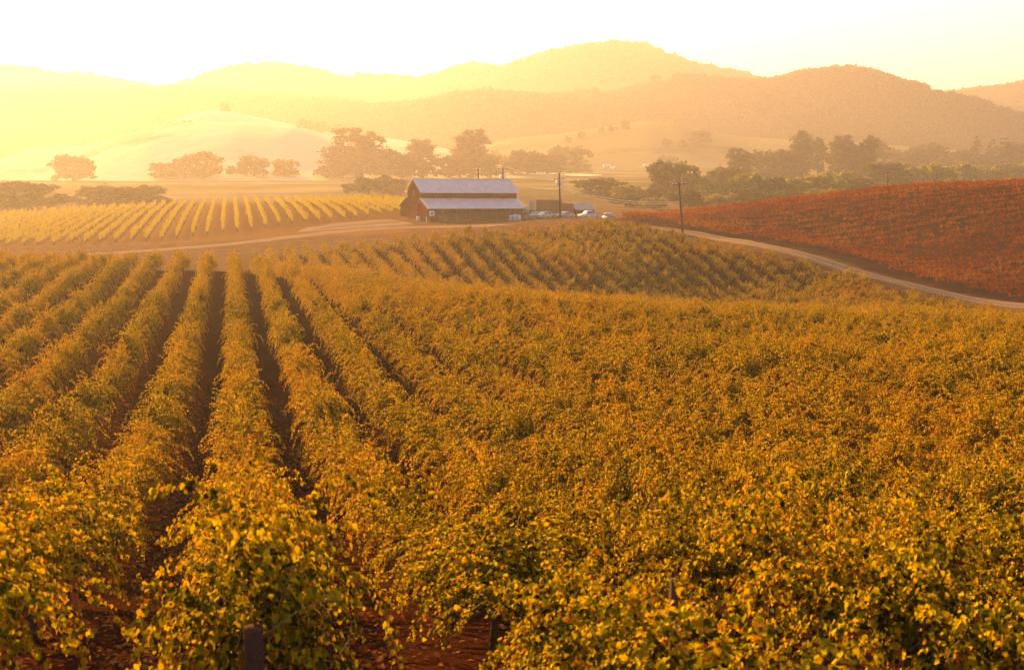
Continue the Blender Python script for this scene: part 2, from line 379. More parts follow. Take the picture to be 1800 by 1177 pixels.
def hill(key, D, front, back, crest, mat, rough=0.12, base=-20, nx=230, nyy=60, seed=0.0, x0=-500, x1=2350, name='hills'):
    cx = np.array([c[0] for c in crest], float); cyv = np.array([c[1] for c in crest], float)
    px = np.linspace(x0, x1, nx); tt = np.concatenate([np.linspace(D - front, D, nyy), np.linspace(D, D + back, 16)[1:]])
    zc = np.array([at(x, y, D)[2] for x, y in zip(px, np.interp(px, cx, cyv))])
    Fq, Pq = np.meshgrid(tt, px, indexing='ij'); Rq = (Pq - 900) / FPX * (D * CP)   # straight lines of sight at D, parallel sheet
    Rq = Rq * (0.5 + 0.5 * Fq / D)
    Xq, Yq = xy(Fq, Rq)
    u = np.where(Fq < D, (D - Fq) / front, (Fq - D) / back); pf = 0.5 + 0.5 * np.cos(np.pi * np.clip(u, 0, 1))
    pf = pf ** 0.9
    amp = (zc[None] - base)
    nz = fbm(Xq, Yq, 1.6 / front, 5, seed)
    Zq = base + amp * pf + nz * amp * rough * 4 * pf * np.clip(u, 0, 1) * (1 - np.clip(u, 0, 1) ** 2) * 1.6
    # keep the crest the highest line of sight
    cap = (zc[None] / D) * Fq - 0.004 * np.abs(Fq - D)
    Zq = np.where(Fq < D, np.minimum(Zq, cap), Zq)
    ii = np.arange(Xq.size).reshape(Xq.shape); q = np.stack([ii[:-1, :-1], ii[:-1, 1:], ii[1:, 1:], ii[1:, :-1]], -1).reshape(-1, 4)
    ob = mesh_obj(name, np_mesh(name, np.stack([Xq, Yq, Zq], -1).reshape(-1, 3), q, mat, smooth=True)); tag(ob, kind='structure')
    HILLS[key] = (Xq, Yq, Zq, Pq, Fq, D)
    return ob
HM1 = hill_mat('wooded_hill_earth', (0.035, 0.034, 0.014), (0.14, 0.11, 0.045), 0.60)
HM2 = hill_mat('dry_grass_hill', (0.42, 0.33, 0.18), (0.68, 0.55, 0.33), 0.42, 0.008)
HM3 = hill_mat('vineyard_hill', (0.10, 0.095, 0.03), (0.20, 0.16, 0.055), 0.45, 0.008, rows=0.16)
hill('far', 2700, 700, 400, [(-500,100),(0,127),(60,133),(120,145),(150,142),(200,150),(250,158),(300,166),(330,163),(370,150),(400,135),(440,128),(480,124),(540,129),(580,141),(612,151),(640,143),(700,147),(740,149),(790,136),(830,124),(870,131),(890,128),(960,105),(1000,96),(1050,89),(1090,86),(1130,89),(1170,104),(1210,122),(1260,131),(1300,141),(1340,153),(1450,175),(1560,160),(1640,178),(1700,168),(1760,159),(1800,154),(2350,140)], HM1, seed=3.1, rough=.2)
hill('mid', 2050, 650, 300, [(-500,165),(0,172),(330,170),(400,172),(480,180),(540,183),(600,186),(660,194),(740,192),(800,177),(850,172),(920,177),(960,180),(1010,172),(1030,167),(1080,157),(1140,142),(1190,143),(1240,148),(1290,153),(1340,153),(1370,146),(1400,137),(1450,131),(1490,132),(1520,138),(1560,151),(1600,161),(1640,178),(1700,196),(1760,204),(1800,208),(2350,230)], HM1, seed=7.7, rough=.22)
hill('golden', 1020, 240, 200, [(-500,300),(-100,292),(0,283),(60,263),(100,255),(150,257),(200,246),(250,229),(310,216),(370,214),(430,215),(520,224),(580,245),(640,262),(720,275),(800,290),(900,300),(1000,306),(2350,330)], HM2, seed=1.3, rough=0.05)
hill('golden_back', 1450, 260, 200, [(-500,320),(100,300),(250,250),(330,205),(370,194),(420,199),(520,220),(600,238),(680,243),(740,252),(820,270),(900,290),(1000,305),(2350,330)], HM2, seed=5.3, rough=0.05)
hill('slope', 1500, 420, 200, [(-500,330),(700,310),(820,262),(900,243),(980,236),(1060,224),(1130,213),(1180,216),(1240,230),(1300,240),(1400,246),(1500,250),(1650,262),(1800,275),(2350,300)], HM3, seed=9.9, rough=0.05)

# ------------------------------------------------------------------ leaf cloud builders
LEAF = np.array([(0,.34,-.04),(0,.05,0),(.26,-.14,.08),(.52,.04,.20),(.50,.26,.17),(.58,.50,.20),(.34,.66,.06),(0,.95,-.20),(-.34,.66,.04),(-.58,.50,.17),(-.50,.26,.15),(-.52,.04,.22),(-.26,-.14,.10)], np.float32)
LEAFF = np.array([(0, i, i % 12 + 1) for i in range(1, 13)], np.int32)
SLEAF = np.array([(0,0,0),(.48,.38,.10),(0,1.0,-.12),(-.48,.38,.10)], np.float32); SLEAFF = np.array([(0,1,2),(0,2,3)], np.int32)
def place_leaves(pos, tip, nor, size, tint, T=LEAF, TF=LEAFF):
    """pos,tip,nor (n,3) arrays -> vertices, faces, per vertex tint"""
    tip = tip / np.linalg.norm(tip, axis=1, keepdims=True)
    sx = np.cross(tip, nor); sx /= np.linalg.norm(sx, axis=1, keepdims=True) + 1e-9
    nn = np.cross(sx, tip)
    V = pos[:, None] + size[:, None, None] * (T[None, :, 0:1] * sx[:, None] + T[None, :, 1:2] * tip[:, None] + T[None, :, 2:3] * nn[:, None])
    F = TF[None] + (np.arange(len(pos)) * len(T))[:, None, None]
    return V.reshape(-1, 3), F.reshape(-1, 3), np.repeat(tint, len(T))

def make_vine(ncane, seed, height=0.95, half=0.8, lenr=(0.65, 1.2), step=0.036, size=(0.064, 0.038), lean=(4, 56), grav=0.074, T=LEAF, TF=LEAFF, side_p=0.82, canes=True, dbl=.45, skirt=0):
    rg = np.random.default_rng(seed); rd = random.Random(seed)
    pos, tip, nor, sz, tn = [], [], [], [], []; cb = MB()
    for c in range(ncane + skirt):
        low = c >= ncane
        p = np.array([rg.normal(0, .10), rg.uniform(-half, half), height + rg.uniform(-.08, .2) - (.12 if low else 0)])
        sd_ = 1 if rg.random() < .5 else -1
        la = math.radians(rg.uniform(*lean))
        if rg.random() < .14: la = math.radians(rg.uniform(0, 14))
        if low: la = math.radians(rg.uniform(50, 88))
        az = rg.normal(0, 0.55) if rg.random() < side_p else rg.uniform(-1.6, 1.6)
        d = np.array([sd_ * math.sin(la) * math.cos(az), math.sin(la) * math.sin(az), math.cos(la)])
        L = rg.uniform(*lenr) * (1.45 if rg.random() < .22 else 1); nst = int(L / step); g = grav * rg.uniform(.7, 1.45); ct = rg.normal(0, .07)
        path = [p.copy()]
        for k in range(nst):
            f = k / nst
            d = d + np.array([0, 0, -g * (.35 + 1.1 * f)]) + rg.normal(0, .045, 3); d /= np.linalg.norm(d)
            p = p + d * step
            if p[2] < .12: break
            if k % 4 == 3: path.append(p.copy())
            for rep in range(1 + int(dbl) + int(rg.random() < dbl % 1)):
                s2 = 1 if (k + rep) % 2 else -1
                lat = np.cross(d, [0, 0, 1.0]); lat /= np.linalg.norm(lat) + 1e-6
                off = lat * s2 * rg.uniform(.02, .065) + rg.normal(0, .016, 3)
                q = p + off
                t_ = lat * s2 * .55 + d * rg.uniform(.1, .8) + np.array([sd_ * .25, 0, -rg.uniform(.25, 1.1)]) + rg.normal(0, .28, 3)
                n_ = np.array([sd_ * .35, 0, .8]) + rg.normal(0, .5, 3)
                pos.append(q); tip.append(t_); nor.append(n_)
                sz.append((size[0] * (1 - f) + size[1] * f) * rg.uniform(.55, 1.4)); tn.append(np.clip(rg.normal(.34 + .28 * f, .22), 0, 1))  # golden vines: tint falls toward cane base, older leaves and painted inner shade
        if canes and len(path) > 1: cb.tube(path, [.0045 * (1 - .6 * i / len(path)) for i in range(len(path))], 3, False)
    V, F, tt = place_leaves(np.array(pos), np.array(tip), np.array(nor), np.array(sz), np.array(tn), T, TF)
    return V, F, tt, cb, rd
def make_trunk(seed, height=0.95, half=0.8, r=.045, arms=True):
    rd = random.Random(seed); mb = MB()
    pts = []; x = y = 0
    for i in range(6):
        pts.append((x, y, height * i / 5 - .05)); x += rd.uniform(-.03, .03); y += rd.uniform(-.03, .03)
    mb.tube(pts, [r * 1.35, r * 1.1, r, r * .95, r * .95, r * 1.15], 7)
    if arms:
        for s in (-1, 1):
            mb.tube([(x, y, height - .06)] + [(x + rd.uniform(-.03, .03), y + s * half * k / 4, height + rd.uniform(-.03, .05)) for k in range(1, 5)], [r * .8, r * .6, r * .5, r * .42, r * .3], 5)
    return mb

VN = 9
vine_meshes = []; OUTER = []
def leaf_set(i):
    return OUTER[i]
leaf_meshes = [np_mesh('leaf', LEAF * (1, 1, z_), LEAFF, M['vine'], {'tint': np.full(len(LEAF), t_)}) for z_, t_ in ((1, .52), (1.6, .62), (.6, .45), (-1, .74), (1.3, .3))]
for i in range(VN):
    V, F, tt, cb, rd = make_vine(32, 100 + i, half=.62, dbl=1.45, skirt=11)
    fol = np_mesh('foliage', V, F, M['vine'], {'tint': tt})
    L3 = V.reshape(-1, 13, 3); cen = L3[:, 0]; scr = np.abs(cen[:, 0]) * .8 + cen[:, 2]; pick = np.argsort(-scr)[:260:6]
    OUTER.append([(L3[q_, 1], L3[q_, 7], L3[q_, 3], L3[q_, 11]) for q_ in pick])
    vine_meshes.append((fol, cb.mesh('canes', M['cane']), make_trunk(300 + i, half=.6).mesh('trunk', M['bark'], True)))
stake_me = MB().box(-.014, -.014, -.1, .014, .014, 1.5).mesh('stake', M['stake'])
red_meshes, young_meshes = [], []
for i in range(6):
    V, F, tt, cb, rd = make_vine(24, 400 + i, height=.78, half=.85, lenr=(.35, .75), step=.05, size=(.12, .075), lean=(0, 70), grav=.09, T=SLEAF, TF=SLEAFF, side_p=.5, canes=False, dbl=.2)
    red_meshes.append((np_mesh('foliage', V, F, M['redvine'], {'tint': tt}), make_trunk(500 + i, .8, .5, .04).mesh('trunk', M['bark'])))
for i in range(5):
    V, F, tt, cb, rd = make_vine(20, 450 + i, height=.7, half=.6, lenr=(.4, 1.0), step=.06, size=(.10, .07), lean=(0, 26), grav=.03, T=SLEAF, TF=SLEAFF, side_p=.5, canes=False, dbl=.2)
    young_meshes.append((np_mesh('foliage', V, F, M['youngvine'], {'tint': tt}), make_trunk(550 + i, .7, .4, .035).mesh('trunk', M['bark'])))

# scatter (stuff past the limit) --------------------------------------
def scatter(name, pts, rz, sc, vi, sources, kind='stuff', label=None, tilt=None):
    """one object whose points carry the meshes of `sources` (list of lists of objects)"""
    pts = np.asarray(pts, np.float32)
    me = bpy.data.meshes.new(name); me.vertices.add(len(pts)); me.vertices.foreach_set('co', pts.ravel())
    a = me.attributes.new('rz', 'FLOAT_VECTOR', 'POINT'); rv = np.zeros((len(pts), 3), np.float32); rv[:, 2] = rz; a.data.foreach_set('vector', rv.ravel())
    a = me.attributes.new('sc', 'FLOAT_VECTOR', 'POINT'); s = np.asarray(sc, np.float32); s = np.repeat(s[:, None], 3, 1) if s.ndim == 1 else s; a.data.foreach_set('vector', s.ravel())
    a = me.attributes.new('vi', 'INT', 'POINT'); a.data.foreach_set('value', np.asarray(vi, np.int32))
    me.update(); o = mesh_obj(name, me)
    g = bpy.data.node_groups.new(name, 'GeometryNodeTree')
    g.interface.new_socket('Geometry', in_out='INPUT', socket_type='NodeSocketGeometry'); g.interface.new_socket('Geometry', in_out='OUTPUT', socket_type='NodeSocketGeometry')
    gi = g.nodes.new('NodeGroupInput'); go = g.nodes.new('NodeGroupOutput'); jn = g.nodes.new('GeometryNodeJoinGeometry')
    def named(nm, dt):
        x = g.nodes.new('GeometryNodeInputNamedAttribute'); x.data_type = dt; x.inputs[0].default_value = nm; return x.outputs[0]
    rza = named('rz', 'FLOAT_VECTOR'); sca = named('sc', 'FLOAT_VECTOR'); via = named('vi', 'INT')
    for i, objs in enumerate(sources):
        cmpn = g.nodes.new('FunctionNodeCompare'); cmpn.data_type = 'INT'; cmpn.operation = 'EQUAL'
        g.links.new(via, cmpn.inputs[2]); cmpn.inputs[3].default_value = i
        for ob in objs:
            oi = g.nodes.new('GeometryNodeObjectInfo'); oi.inputs[0].default_value = ob; oi.transform_space = 'ORIGINAL'
            ip = g.nodes.new('GeometryNodeInstanceOnPoints')
            g.links.new(gi.outputs[0], ip.inputs['Points']); g.links.new(cmpn.outputs[0], ip.inputs['Selection']); g.links.new(oi.outputs['Geometry'], ip.inputs['Instance'])
            g.links.new(rza, ip.inputs['Rotation']); g.links.new(sca, ip.inputs['Scale']); g.links.new(ip.outputs[0], jn.inputs[0])
    g.links.new(jn.outputs[0], go.inputs[0])
    md = o.modifiers.new('scatter', 'NODES'); md.node_group = g
    tag(o, label=label, kind=kind); return o

ORD = 'nearest second third fourth fifth sixth seventh eighth ninth tenth eleventh twelfth thirteenth fourteenth fifteenth sixteenth seventeenth eighteenth nineteenth twentieth'.split()
def ordw(n):
    if n < len(ORD): return ORD[n]
    tens = {2: 'twenty', 3: 'thirty', 4: 'forty', 5: 'fifty', 6: 'sixty', 7: 'seventy', 8: 'eighty', 9: 'ninety'}[(n + 1) // 10]
    u = (n + 1) % 10
    return ({2: 'twentieth', 3: 'thirtieth', 4: 'fortieth', 5: 'fiftieth', 6: 'sixtieth', 7: 'seventieth', 8: 'eightieth', 9: 'ninetieth'}[(n + 1) // 10]) if u == 0 else tens + '-' + ['', 'first', 'second', 'third', 'fourth', 'fifth', 'sixth', 'seventh', 'eighth', 'ninth'][u]

# ------------------------------------------------------------------ golden vineyard
POSTX = 0.32
VX, VY, VK = [], [], []
for k in range(-34, 48):
    X0 = k * ROW + 0.12
    y0 = 10.4 if k == 0 else (7.0 if k > 0 else 6.0)
    ys = np.arange(y0 + (0 if k == 0 else rng.uniform(0, .8)), 262, 1.72)
    VX += [X0] * len(ys); VY += list(ys); VK += [k] * len(ys)
VX = np.array(VX); VY = np.array(VY); VK = np.array(VK)
VX = VX + rng.normal(0, .06, len(VX)) ; VY = VY + rng.normal(0, .08, len(VY))
VZ = H(VX, VY); px, py, dep = proj(VX, VY, VZ + 1.0); fwd = frc(VX, VY)[0]
mg = 160 + 2500 * 1.6 / np.maximum(dep, 1)
ok = (fwd > 3) & (fwd < edge_d(px)) & (px > -mg) & (px < 1800 + mg) & (py < 1177 + 2500 * 2.2 / np.maximum(dep, 1)) & (rng.random(len(VX)) > 0.03)
VX, VY, VZ, VK, px, py, dep, fwd = [a[ok] for a in (VX, VY, VZ, VK, px, py, dep, fwd)]
vi = rng.integers(0, VN, len(VX)); rz = np.where(rng.random(len(VX)) < .5, 0.0, math.pi) + rng.normal(0, .08, len(VX)); sc = rng.uniform(.88, 1.12, len(VX)) * np.where(rng.random(len(VX)) < .08, .8, 1)
s3 = np.stack([sc * rng.uniform(.88, 1.12, len(sc)), sc * rng.uniform(.95, 1.1, len(sc)), sc * rng.uniform(.84, 1.14, len(sc))], -1)
fsc = s3 * np.stack([np.interp(fwd, [8, 25, 60, 110], [.95, .90, .82, .70]), np.ones(len(sc)), np.ones(len(sc))], -1)
inview = (px > -2500 * .6 / dep) & (px < 1800 + 2500 * .6 / dep) & (py > 0) & (py < 1177 + 2500 * 0.7 / dep)
order = np.argsort(dep + np.where(inview, 0, 1e4)); near = np.zeros(len(VX), bool); near[order[:300]] = True
srcs = [None] * VN
for k in sorted(set(VK[near])):
    ids = [i for i in np.where(near & (VK == k))[0]]; ids.sort(key=lambda i: VY[i])
    if k == 0: where = 'in the row starting at the brown end post'
    elif abs(k) == 1: where = 'in the row just %s of the end-post row' % ('right' if k > 0 else 'left')
    else: where = 'in the %s row %s of the end-post row' % (ordw(abs(k) - 1), 'right' if k > 0 else 'left')
    for j, i in enumerate(ids):
        root = empty('grapevine', (VX[i], VY[i], VZ[i]), rz[i]); s = sc[i]; root.scale = tuple(fsc[i])
        o_ = 'nearest golden grapevine ' if j == 0 else 'golden grapevine, %s from the near end, ' % ordw(j)
        tag(root, o_ + where, 'grapevine', 'golden grapevines of the big vineyard')
        fol, cn, tr = vine_meshes[vi[i]]
        f_ = tag(mesh_obj('foliage', fol, root), kind='stuff'); t_ = mesh_obj('trunk', tr, root); c_ = tag(mesh_obj('canes', cn, root), kind='stuff')
        if dep[i] < 15.5 and inview[i]:
            rl = random.Random(int(i))
            for a_, b_, c_2, d_2 in OUTER[vi[i]]:
                ty = Vector(b_ - a_); L_ = ty.length * rl.uniform(1.0, 1.3); ty.normalize(); tx_ = (Vector(c_2 - d_2)).normalized(); tz_ = tx_.cross(ty).normalized(); tx_ = ty.cross(tz_)
                mt_ = Matrix((tx_, ty, tz_)).transposed().to_4x4(); lo = mesh_obj('leaf', leaf_meshes[rl.randrange(5)], root)
                mt_.translation = Vector(a_) + tz_ * .02; lo.matrix_local = mt_ @ Matrix.Diagonal((L_, L_, L_, 1))
        if (i % 2) == 0: mesh_obj('stake', stake_me, root, (0.06, 0.03, 0))
        if srcs[vi[i]] is None: srcs[vi[i]] = [f_, t_]
far = ~near
scatter('grapevine_rows', np.stack([VX, VY, VZ], -1)[far], rz[far], fsc[far], vi[far], srcs, label='far rows of golden grapevines')


# ------------------------------------------------------------------ red vineyard on the hillside
def field(dirdeg, spacing, vsp, region, seed, jx=.08):
    rg = np.random.default_rng(seed); a = R(dirdeg)
    u = np.array([math.cos(a), math.sin(a)]); v = np.array([-u[1], u[0]])        # (right, forward)
    k = np.arange(-300, 300); j = np.arange(-400, 400)
    K, J = np.meshgrid(k, j, indexing='ij'); K = K.ravel(); J = J.ravel()
    c = np.array([60.0, 270.0])
    r = c[0] + u[0] * J * vsp + v[0] * K * spacing + rg.normal(0, jx, K.shape); f = c[1] + u[1] * J * vsp + v[1] * K * spacing + rg.normal(0, jx, K.shape)
    m = (f > 150) & (f < 420) & (np.abs(r) < 260); K, J, r, f = K[m], J[m], r[m], f[m]
    X, Y = xy(f, r); Zz = H(X, Y); pxx, pyy, dp = proj(X, Y, Zz + .8); m = region(pxx, f)
    return X[m], Y[m], Zz[m], K[m], J[m], pxx[m], pyy[m], dp[m]
def red_region(p, f):
    lo = np.interp(p, [1085, 1200, 1320, 1400, 1496, 1538, 1611, 1795, 2100], [279, 261, 247, 239, 229, 220, 208, 192, 178])
    hi = np.interp(p, [1085, 1200, 1300, 1400, 1500, 1600, 1700, 1800, 2100], [304, 298, 292, 286, 280, 275, 270, 268, 264]) + 20
    return (p > 1095) & (p < 1960) & (f > lo) & (f < hi)
RED_DIR = -15
X, Y, Zz, K, J, pp, qq, dd = field(RED_DIR, 3.0, 1.35, red_region, 21)
keep = rng.random(len(X)) > .05; X, Y, Zz, K, J, pp, qq, dd = [a[keep] for a in (X, Y, Zz, K, J, pp, qq, dd)]
rrz = R(RED_DIR) - YAW + math.pi / 2 + np.where(rng.random(len(X)) < .5, 0, math.pi); rvi = rng.integers(0, 6, len(X)); rsc = rng.uniform(.8, 1.15, len(X))
order = np.argsort(dd + np.where((pp > 0) & (pp < 1800), 0, 1e4)); near = np.zeros(len(X), bool); near[order[:300]] = True
rsrc = [None] * 6; vis = (pp > 0) & (pp < 1800); krow = {k: n for n, k in enumerate(sorted(set(K[vis])))}
for i in np.where(near)[0]:
    root = empty('red_grapevine', (X[i], Y[i], Zz[i]), rrz[i]); root.scale = (rsc[i] * .72, rsc[i], rsc[i])
    jr = int(((K == K[i]) & vis & (pp < pp[i])).sum()); kr = krow.get(K[i], 0)
    tag(root, 'red grapevine, %s from the left end of the %s row up from the road' % ('first' if jr == 0 else ordw(jr), 'first' if kr == 0 else ordw(kr)), 'grapevine', 'red grapevines above the dirt road')
    fo = tag(mesh_obj('foliage', red_meshes[rvi[i]][0], root), kind='stuff'); tr = mesh_obj('trunk', red_meshes[rvi[i]][1], root)
    if rsrc[rvi[i]] is None: rsrc[rvi[i]] = [fo, tr]
scatter('red_grapevine_rows', np.stack([X, Y, Zz], -1)[~near], rrz[~near], np.stack([rsc * .72, rsc, rsc], -1)[~near], rvi[~near], rsrc, label='upper rows of red grapevines on the hillside')

# ------------------------------------------------------------------ young vineyard beyond the road
def young_region(p, f):
    lo = np.interp(p, [-300, 10, 282, 353, 442, 490, 550, 640, 715], [279, 258, 261, 265, 271, 280, 287, 300, 312])
    return (p > -120) & (p < 712) & (f > lo) & (f < 402)
X, Y, Zz, K, J, pp, qq, dd = field(90 + math.degrees(YAW), 2.75, 1.3, young_region, 22, .12)
yrz = np.where(rng.random(len(X)) < .5, 0, math.pi) + rng.normal(0, .1, len(X)); yvi = rng.integers(0, 5, len(X)); keepy = rng.random(len(X)) > .05; X, Y, Zz, K, J, pp, qq, dd, yrz, yvi = [a[keepy] for a in (X, Y, Zz, K, J, pp, qq, dd, yrz, yvi)]; ysc = rng.uniform(.8, 1.3, len(X))
order = np.argsort(dd + np.where((pp > 0) & (pp < 1800), 0, 1e4)); near = np.zeros(len(X), bool); near[order[:300]] = True
ysrc = [None] * 5; vis = (pp > 0) & (pp < 1800); krow = {k: n for n, k in enumerate(sorted(set(K[vis])))}
for i in np.where(near)[0]:
    root = empty('young_grapevine', (X[i], Y[i], Zz[i]), yrz[i]); root.scale = (ysc[i] * .72, ysc[i], ysc[i])
    jr = int(((K == K[i]) & vis & (J < J[i])).sum()); kr = krow.get(K[i], 0)
    tag(root, 'slim yellow grapevine, %s from the road end of the %s row counting from the barn' % ('first' if jr == 0 else ordw(jr), 'first' if kr == 0 else ordw(kr)), 'grapevine', 'young grapevines across the road')
    fo = tag(mesh_obj('foliage', young_meshes[yvi[i]][0], root), kind='stuff'); tr = mesh_obj('trunk', young_meshes[yvi[i]][1], root)
    if ysrc[yvi[i]] is None: ysrc[yvi[i]] = [fo, tr]
scatter('young_grapevine_rows', np.stack([X, Y, Zz], -1)[~near], yrz[~near], np.stack([ysc * .72, ysc, ysc], -1)[~near], yvi[~near], ysrc, label='far rows of young yellow grapevines')

# ------------------------------------------------------------------ barn
M['boards'] = None
def board_mat(name, c0, c1, sc=1.0):
    m, t, out = mat_base(name); tc = t.nodes.new('ShaderNodeTexCoord').outputs['Object']
    mp = t.nodes.new('ShaderNodeMapping'); mp.inputs['Scale'].default_value = (5 * sc, 5 * sc, .35); t.links.new(tc, mp.inputs[0])
    n = noise(t, 1.0, 6, .7, mp.outputs[0]); c = ramp(t, n, [(.3, c0), (.7, c1)])
    t.links.new(principled(t, c, .9, 0.0, bump(t, n, .5, .03)), out.inputs[0]); return m
def metal_roof_mat(name, c0, c1):
    m, t, out = mat_base(name); tc = t.nodes.new('ShaderNodeTexCoord').outputs['Object']
    n = noise(t, .7, 6, .65, tc)
    wv = t.nodes.new('ShaderNodeTexWave'); wv.inputs['Scale'].default_value = 2.4; t.links.new(tc, wv.inputs['Vector'])
    c = ramp(t, n, [(.3, c0), (.7, c1)])
    t.links.new(principled(t, c, .5, .5, bump(t, wv.outputs['Fac'], .35, .02), .15), out.inputs[0]); return m
M['boards'] = board_mat('barn_boards', (.10, .018, .008), (.18, .042, .018))
M['greyboards'] = board_mat('grey_boards', (.12, .075, .05), (.22, .14, .09))
M['barnroof'] = metal_roof_mat('barn_roof_metal', (.64, .53, .50), (.80, .68, .64))
M['shedroof'] = metal_roof_mat('shed_roof_metal', (.42, .33, .26), (.55, .45, .36))
M['dark'] = simple('dark_interior', (.02, .012, .01), .95, .05)
M['white'] = simple('white_paint', (.75, .74, .72), .5, .4, .08)
M['glass'] = simple('dark_glass', (.03, .035, .04), .08, .6, .05)
M['rubber'] = simple('tyre_rubber', (.02, .02, .02), .8, .2, .1)
M['binwood'] = board_mat('bin_wood', (.22, .12, .06), (.36, .22, .12))
M['binlit'] = board_mat('sunlit_bin_wood', (.50, .40, .24), (.68, .56, .36))  # bin wood coloured pale to carry the sunlight on these stacks
M['railwood'] = board_mat('rail_wood', (.13, .065, .038), (.22, .12, .075), .6)

bx, by, bz = at(753, 389.5, 294); bz = h1(bx, by)
BTH = R(30); BL, BW = 23.0, 13.4
barn = empty('barn', (bx, by, bz), BTH - YAW, 0, R(1.0))
tag(barn, 'dark red wooden barn with a pale metal roof in two tiers and an open front', 'barn')
LE, LT, UE, RG = 2.95, 4.75, 6.15, 8.7       # lean-to eave, lean-to top, upper eave, ridge
YF, YB = 3.4, BW - 3.4; YM = BW / 2
# gable end wall at x=0 built plank by plank
def gable_top(y):
    if y < YF: return LE + (LT - LE) * y / YF
    if y > YB: return LE + (LT - LE) * (BW - y) / YF
    return UE + (RG - UE) * (1 - abs(y - YM) / (YM - YF))
g = tag(empty('gable_wall', (0, 0, 0)), None); g.parent = barn
npl = 42
for end in (0, 1):
    par = g if end == 0 else empty('gable_wall', (0, 0, 0))
    par.parent = barn
    for i in range(npl):
        y0, y1 = BW * i / npl + .012, BW * (i + 1) / npl - .012
        if end == 0 and YM - 1.9 < (y0 + y1) / 2 < YM + 1.9: zb = 3.35
        else: zb = -.2
        x0 = (0.0 if end == 0 else BL - .06) + rng.uniform(-.012, .012)
        yy = min(max((y0 + y1) / 2, y0), y1)
        za, zc = gable_top(y0) - .08, gable_top(y1) - .08
        if y0 < YF < y1 or y0 < YB < y1: za = zc = min(za, zc)
        mb = MB().add([(x0,y0,zb),(x0+.05,y0,zb),(x0+.05,y1,zb),(x0,y1,zb),(x0,y0,za),(x0+.05,y0,za),(x0+.05,y1,zc),(x0,y1,zc)],
                      [(3,2,1,0),(4,5,6,7),(0,1,5,4),(1,2,6,5),(2,3,7,6),(3,0,4,7)])
        mb.build('plank', M['boards'], par)
dr = empty('barn_door', (-.09, YM, 0)); dr.parent = barn
for s in (-1, 1):
    MB().box(-.05, s*.93 - .92, 0.02, 0, s*.93 + .92, 3.3).build('door_leaf', M['boards'], dr)
MB().box(-.12, YM - 2.4, 3.36, -.02, YM + 2.4, 3.48).build('door_rail', M['railwood'], barn)
hd = empty('hay_door', (-.07, YM, 0)); hd.parent = barn
MB().box(-.03, -.6, 5.2, 0, .6, 6.5).build('door_leaf', M['greyboards'], hd)
# long walls
for nm, yy0, z0, z1 in (('upper_wall', YF, LT - .1, UE + .1), ('upper_wall', YB, LT - .1, UE + .1), ('back_wall', BW - .06, -.2, LE)):
    par = empty(nm, (0, 0, 0)); par.parent = barn; nb = 46
    for i in range(nb):
        x0, x1 = .06 + (BL - .12) * i / nb + .012, .06 + (BL - .12) * (i + 1) / nb - .012; yv = yy0 + rng.uniform(-.012, .012)
        MB().box(x0, yv, z0, x1, yv + .05, z1).build('plank', M['boards'], par)
# inner stall wall under the open lean-to
par = empty('stall_wall', (0, 0, 0)); par.parent = barn
for i in range(40):
    x0 = .1 + (BL - .2) * i / 40 + .015; x1 = x0 + (BL - .2) / 40 - .03
    door = (6 < i < 11) or (20 < i < 25) or (31 < i < 35)
    if not door: MB().box(x0, YF + .1, -.2, x1, YF + .15, LT - .15).build('plank', M['boards'], par)
for i in range(8):
    x = .15 + (BL - .3) * i / 7
    MB().box(x - .1, .1, -.3, x + .1, .3, LE - .02).build('post', M['greyboards'], barn)
MB().box(0, .08, LE - .28, BL, .32, LE - .06).build('beam', M['greyboards'], barn)
def roof_panel(name, y0, z0, y1, z1, over=.35, n=12, parent=barn, L=BL, mat=None, ox=.4):
    """sheets side by side, from the low edge (y0,z0) up to (y1,z1)"""
    rt = empty(name, (0, 0, 0)); rt.parent = parent
    dy, dz = y1 - y0, z1 - z0; Ls = math.hypot(dy, dz); ey, ez = -dy / Ls * over, -dz / Ls * over
    for i in range(n):
        x0 = -ox + (L + 2 * ox) * i / n; x1 = -ox + (L + 2 * ox) * (i + 1) / n - .015; j = rng.uniform(0, .012)
        mb = MB()
        s_ = 1 if y1 > y0 else -1
        pts = [(x0, y0 + ey, z0 + ez + j), (x1, y0 + ey, z0 + ez + j), (x1, y1, z1 + j), (x0, y1, z1 + j)]
        if s_ < 0: pts = pts[::-1]
        mb.slab(pts, .04)
        for q in (.0, .5):                                   # standing seams
            xs = x0 + (x1 - x0) * q + .02
            mb.slab([(xs, y0 + ey, z0 + ez + j + .05), (xs + .05, y0 + ey, z0 + ez + j + .05), (xs + .05, y1, z1 + j + .05), (xs, y1, z1 + j + .05)][::s_], .045)
        mb.build('roof_sheet', mat or M['barnroof'], rt)
    return rt
roof_panel('lean_to_roof', 0, LE + .05, YF + .05, LT + .05, .5)
roof_panel('lean_to_roof', BW, LE + .05, YB - .05, LT + .05, .5)
roof_panel('upper_roof', YF, UE + .12, YM, RG + .05, .55)
roof_panel('upper_roof', BW - YF, UE + .12, YM, RG + .05, .55)
MB().box(-.4, YM - .12, RG + .06, BL + .4, YM + .12, RG + .13).build('ridge_cap', M['barnroof'], barn)
def local(o, x, y, z=0):
    a = o.rotation_euler.z; c_, s_ = math.cos(a), math.sin(a)
    return o.location.x + x * c_ - y * s_, o.location.y + x * s_ + y * c_

def thing_on(name, X, Y, rz, label, cat, group=None, dz=0):
    e = empty(name, (X, Y, h1(X, Y) + dz), rz); return tag(e, label, cat, group)
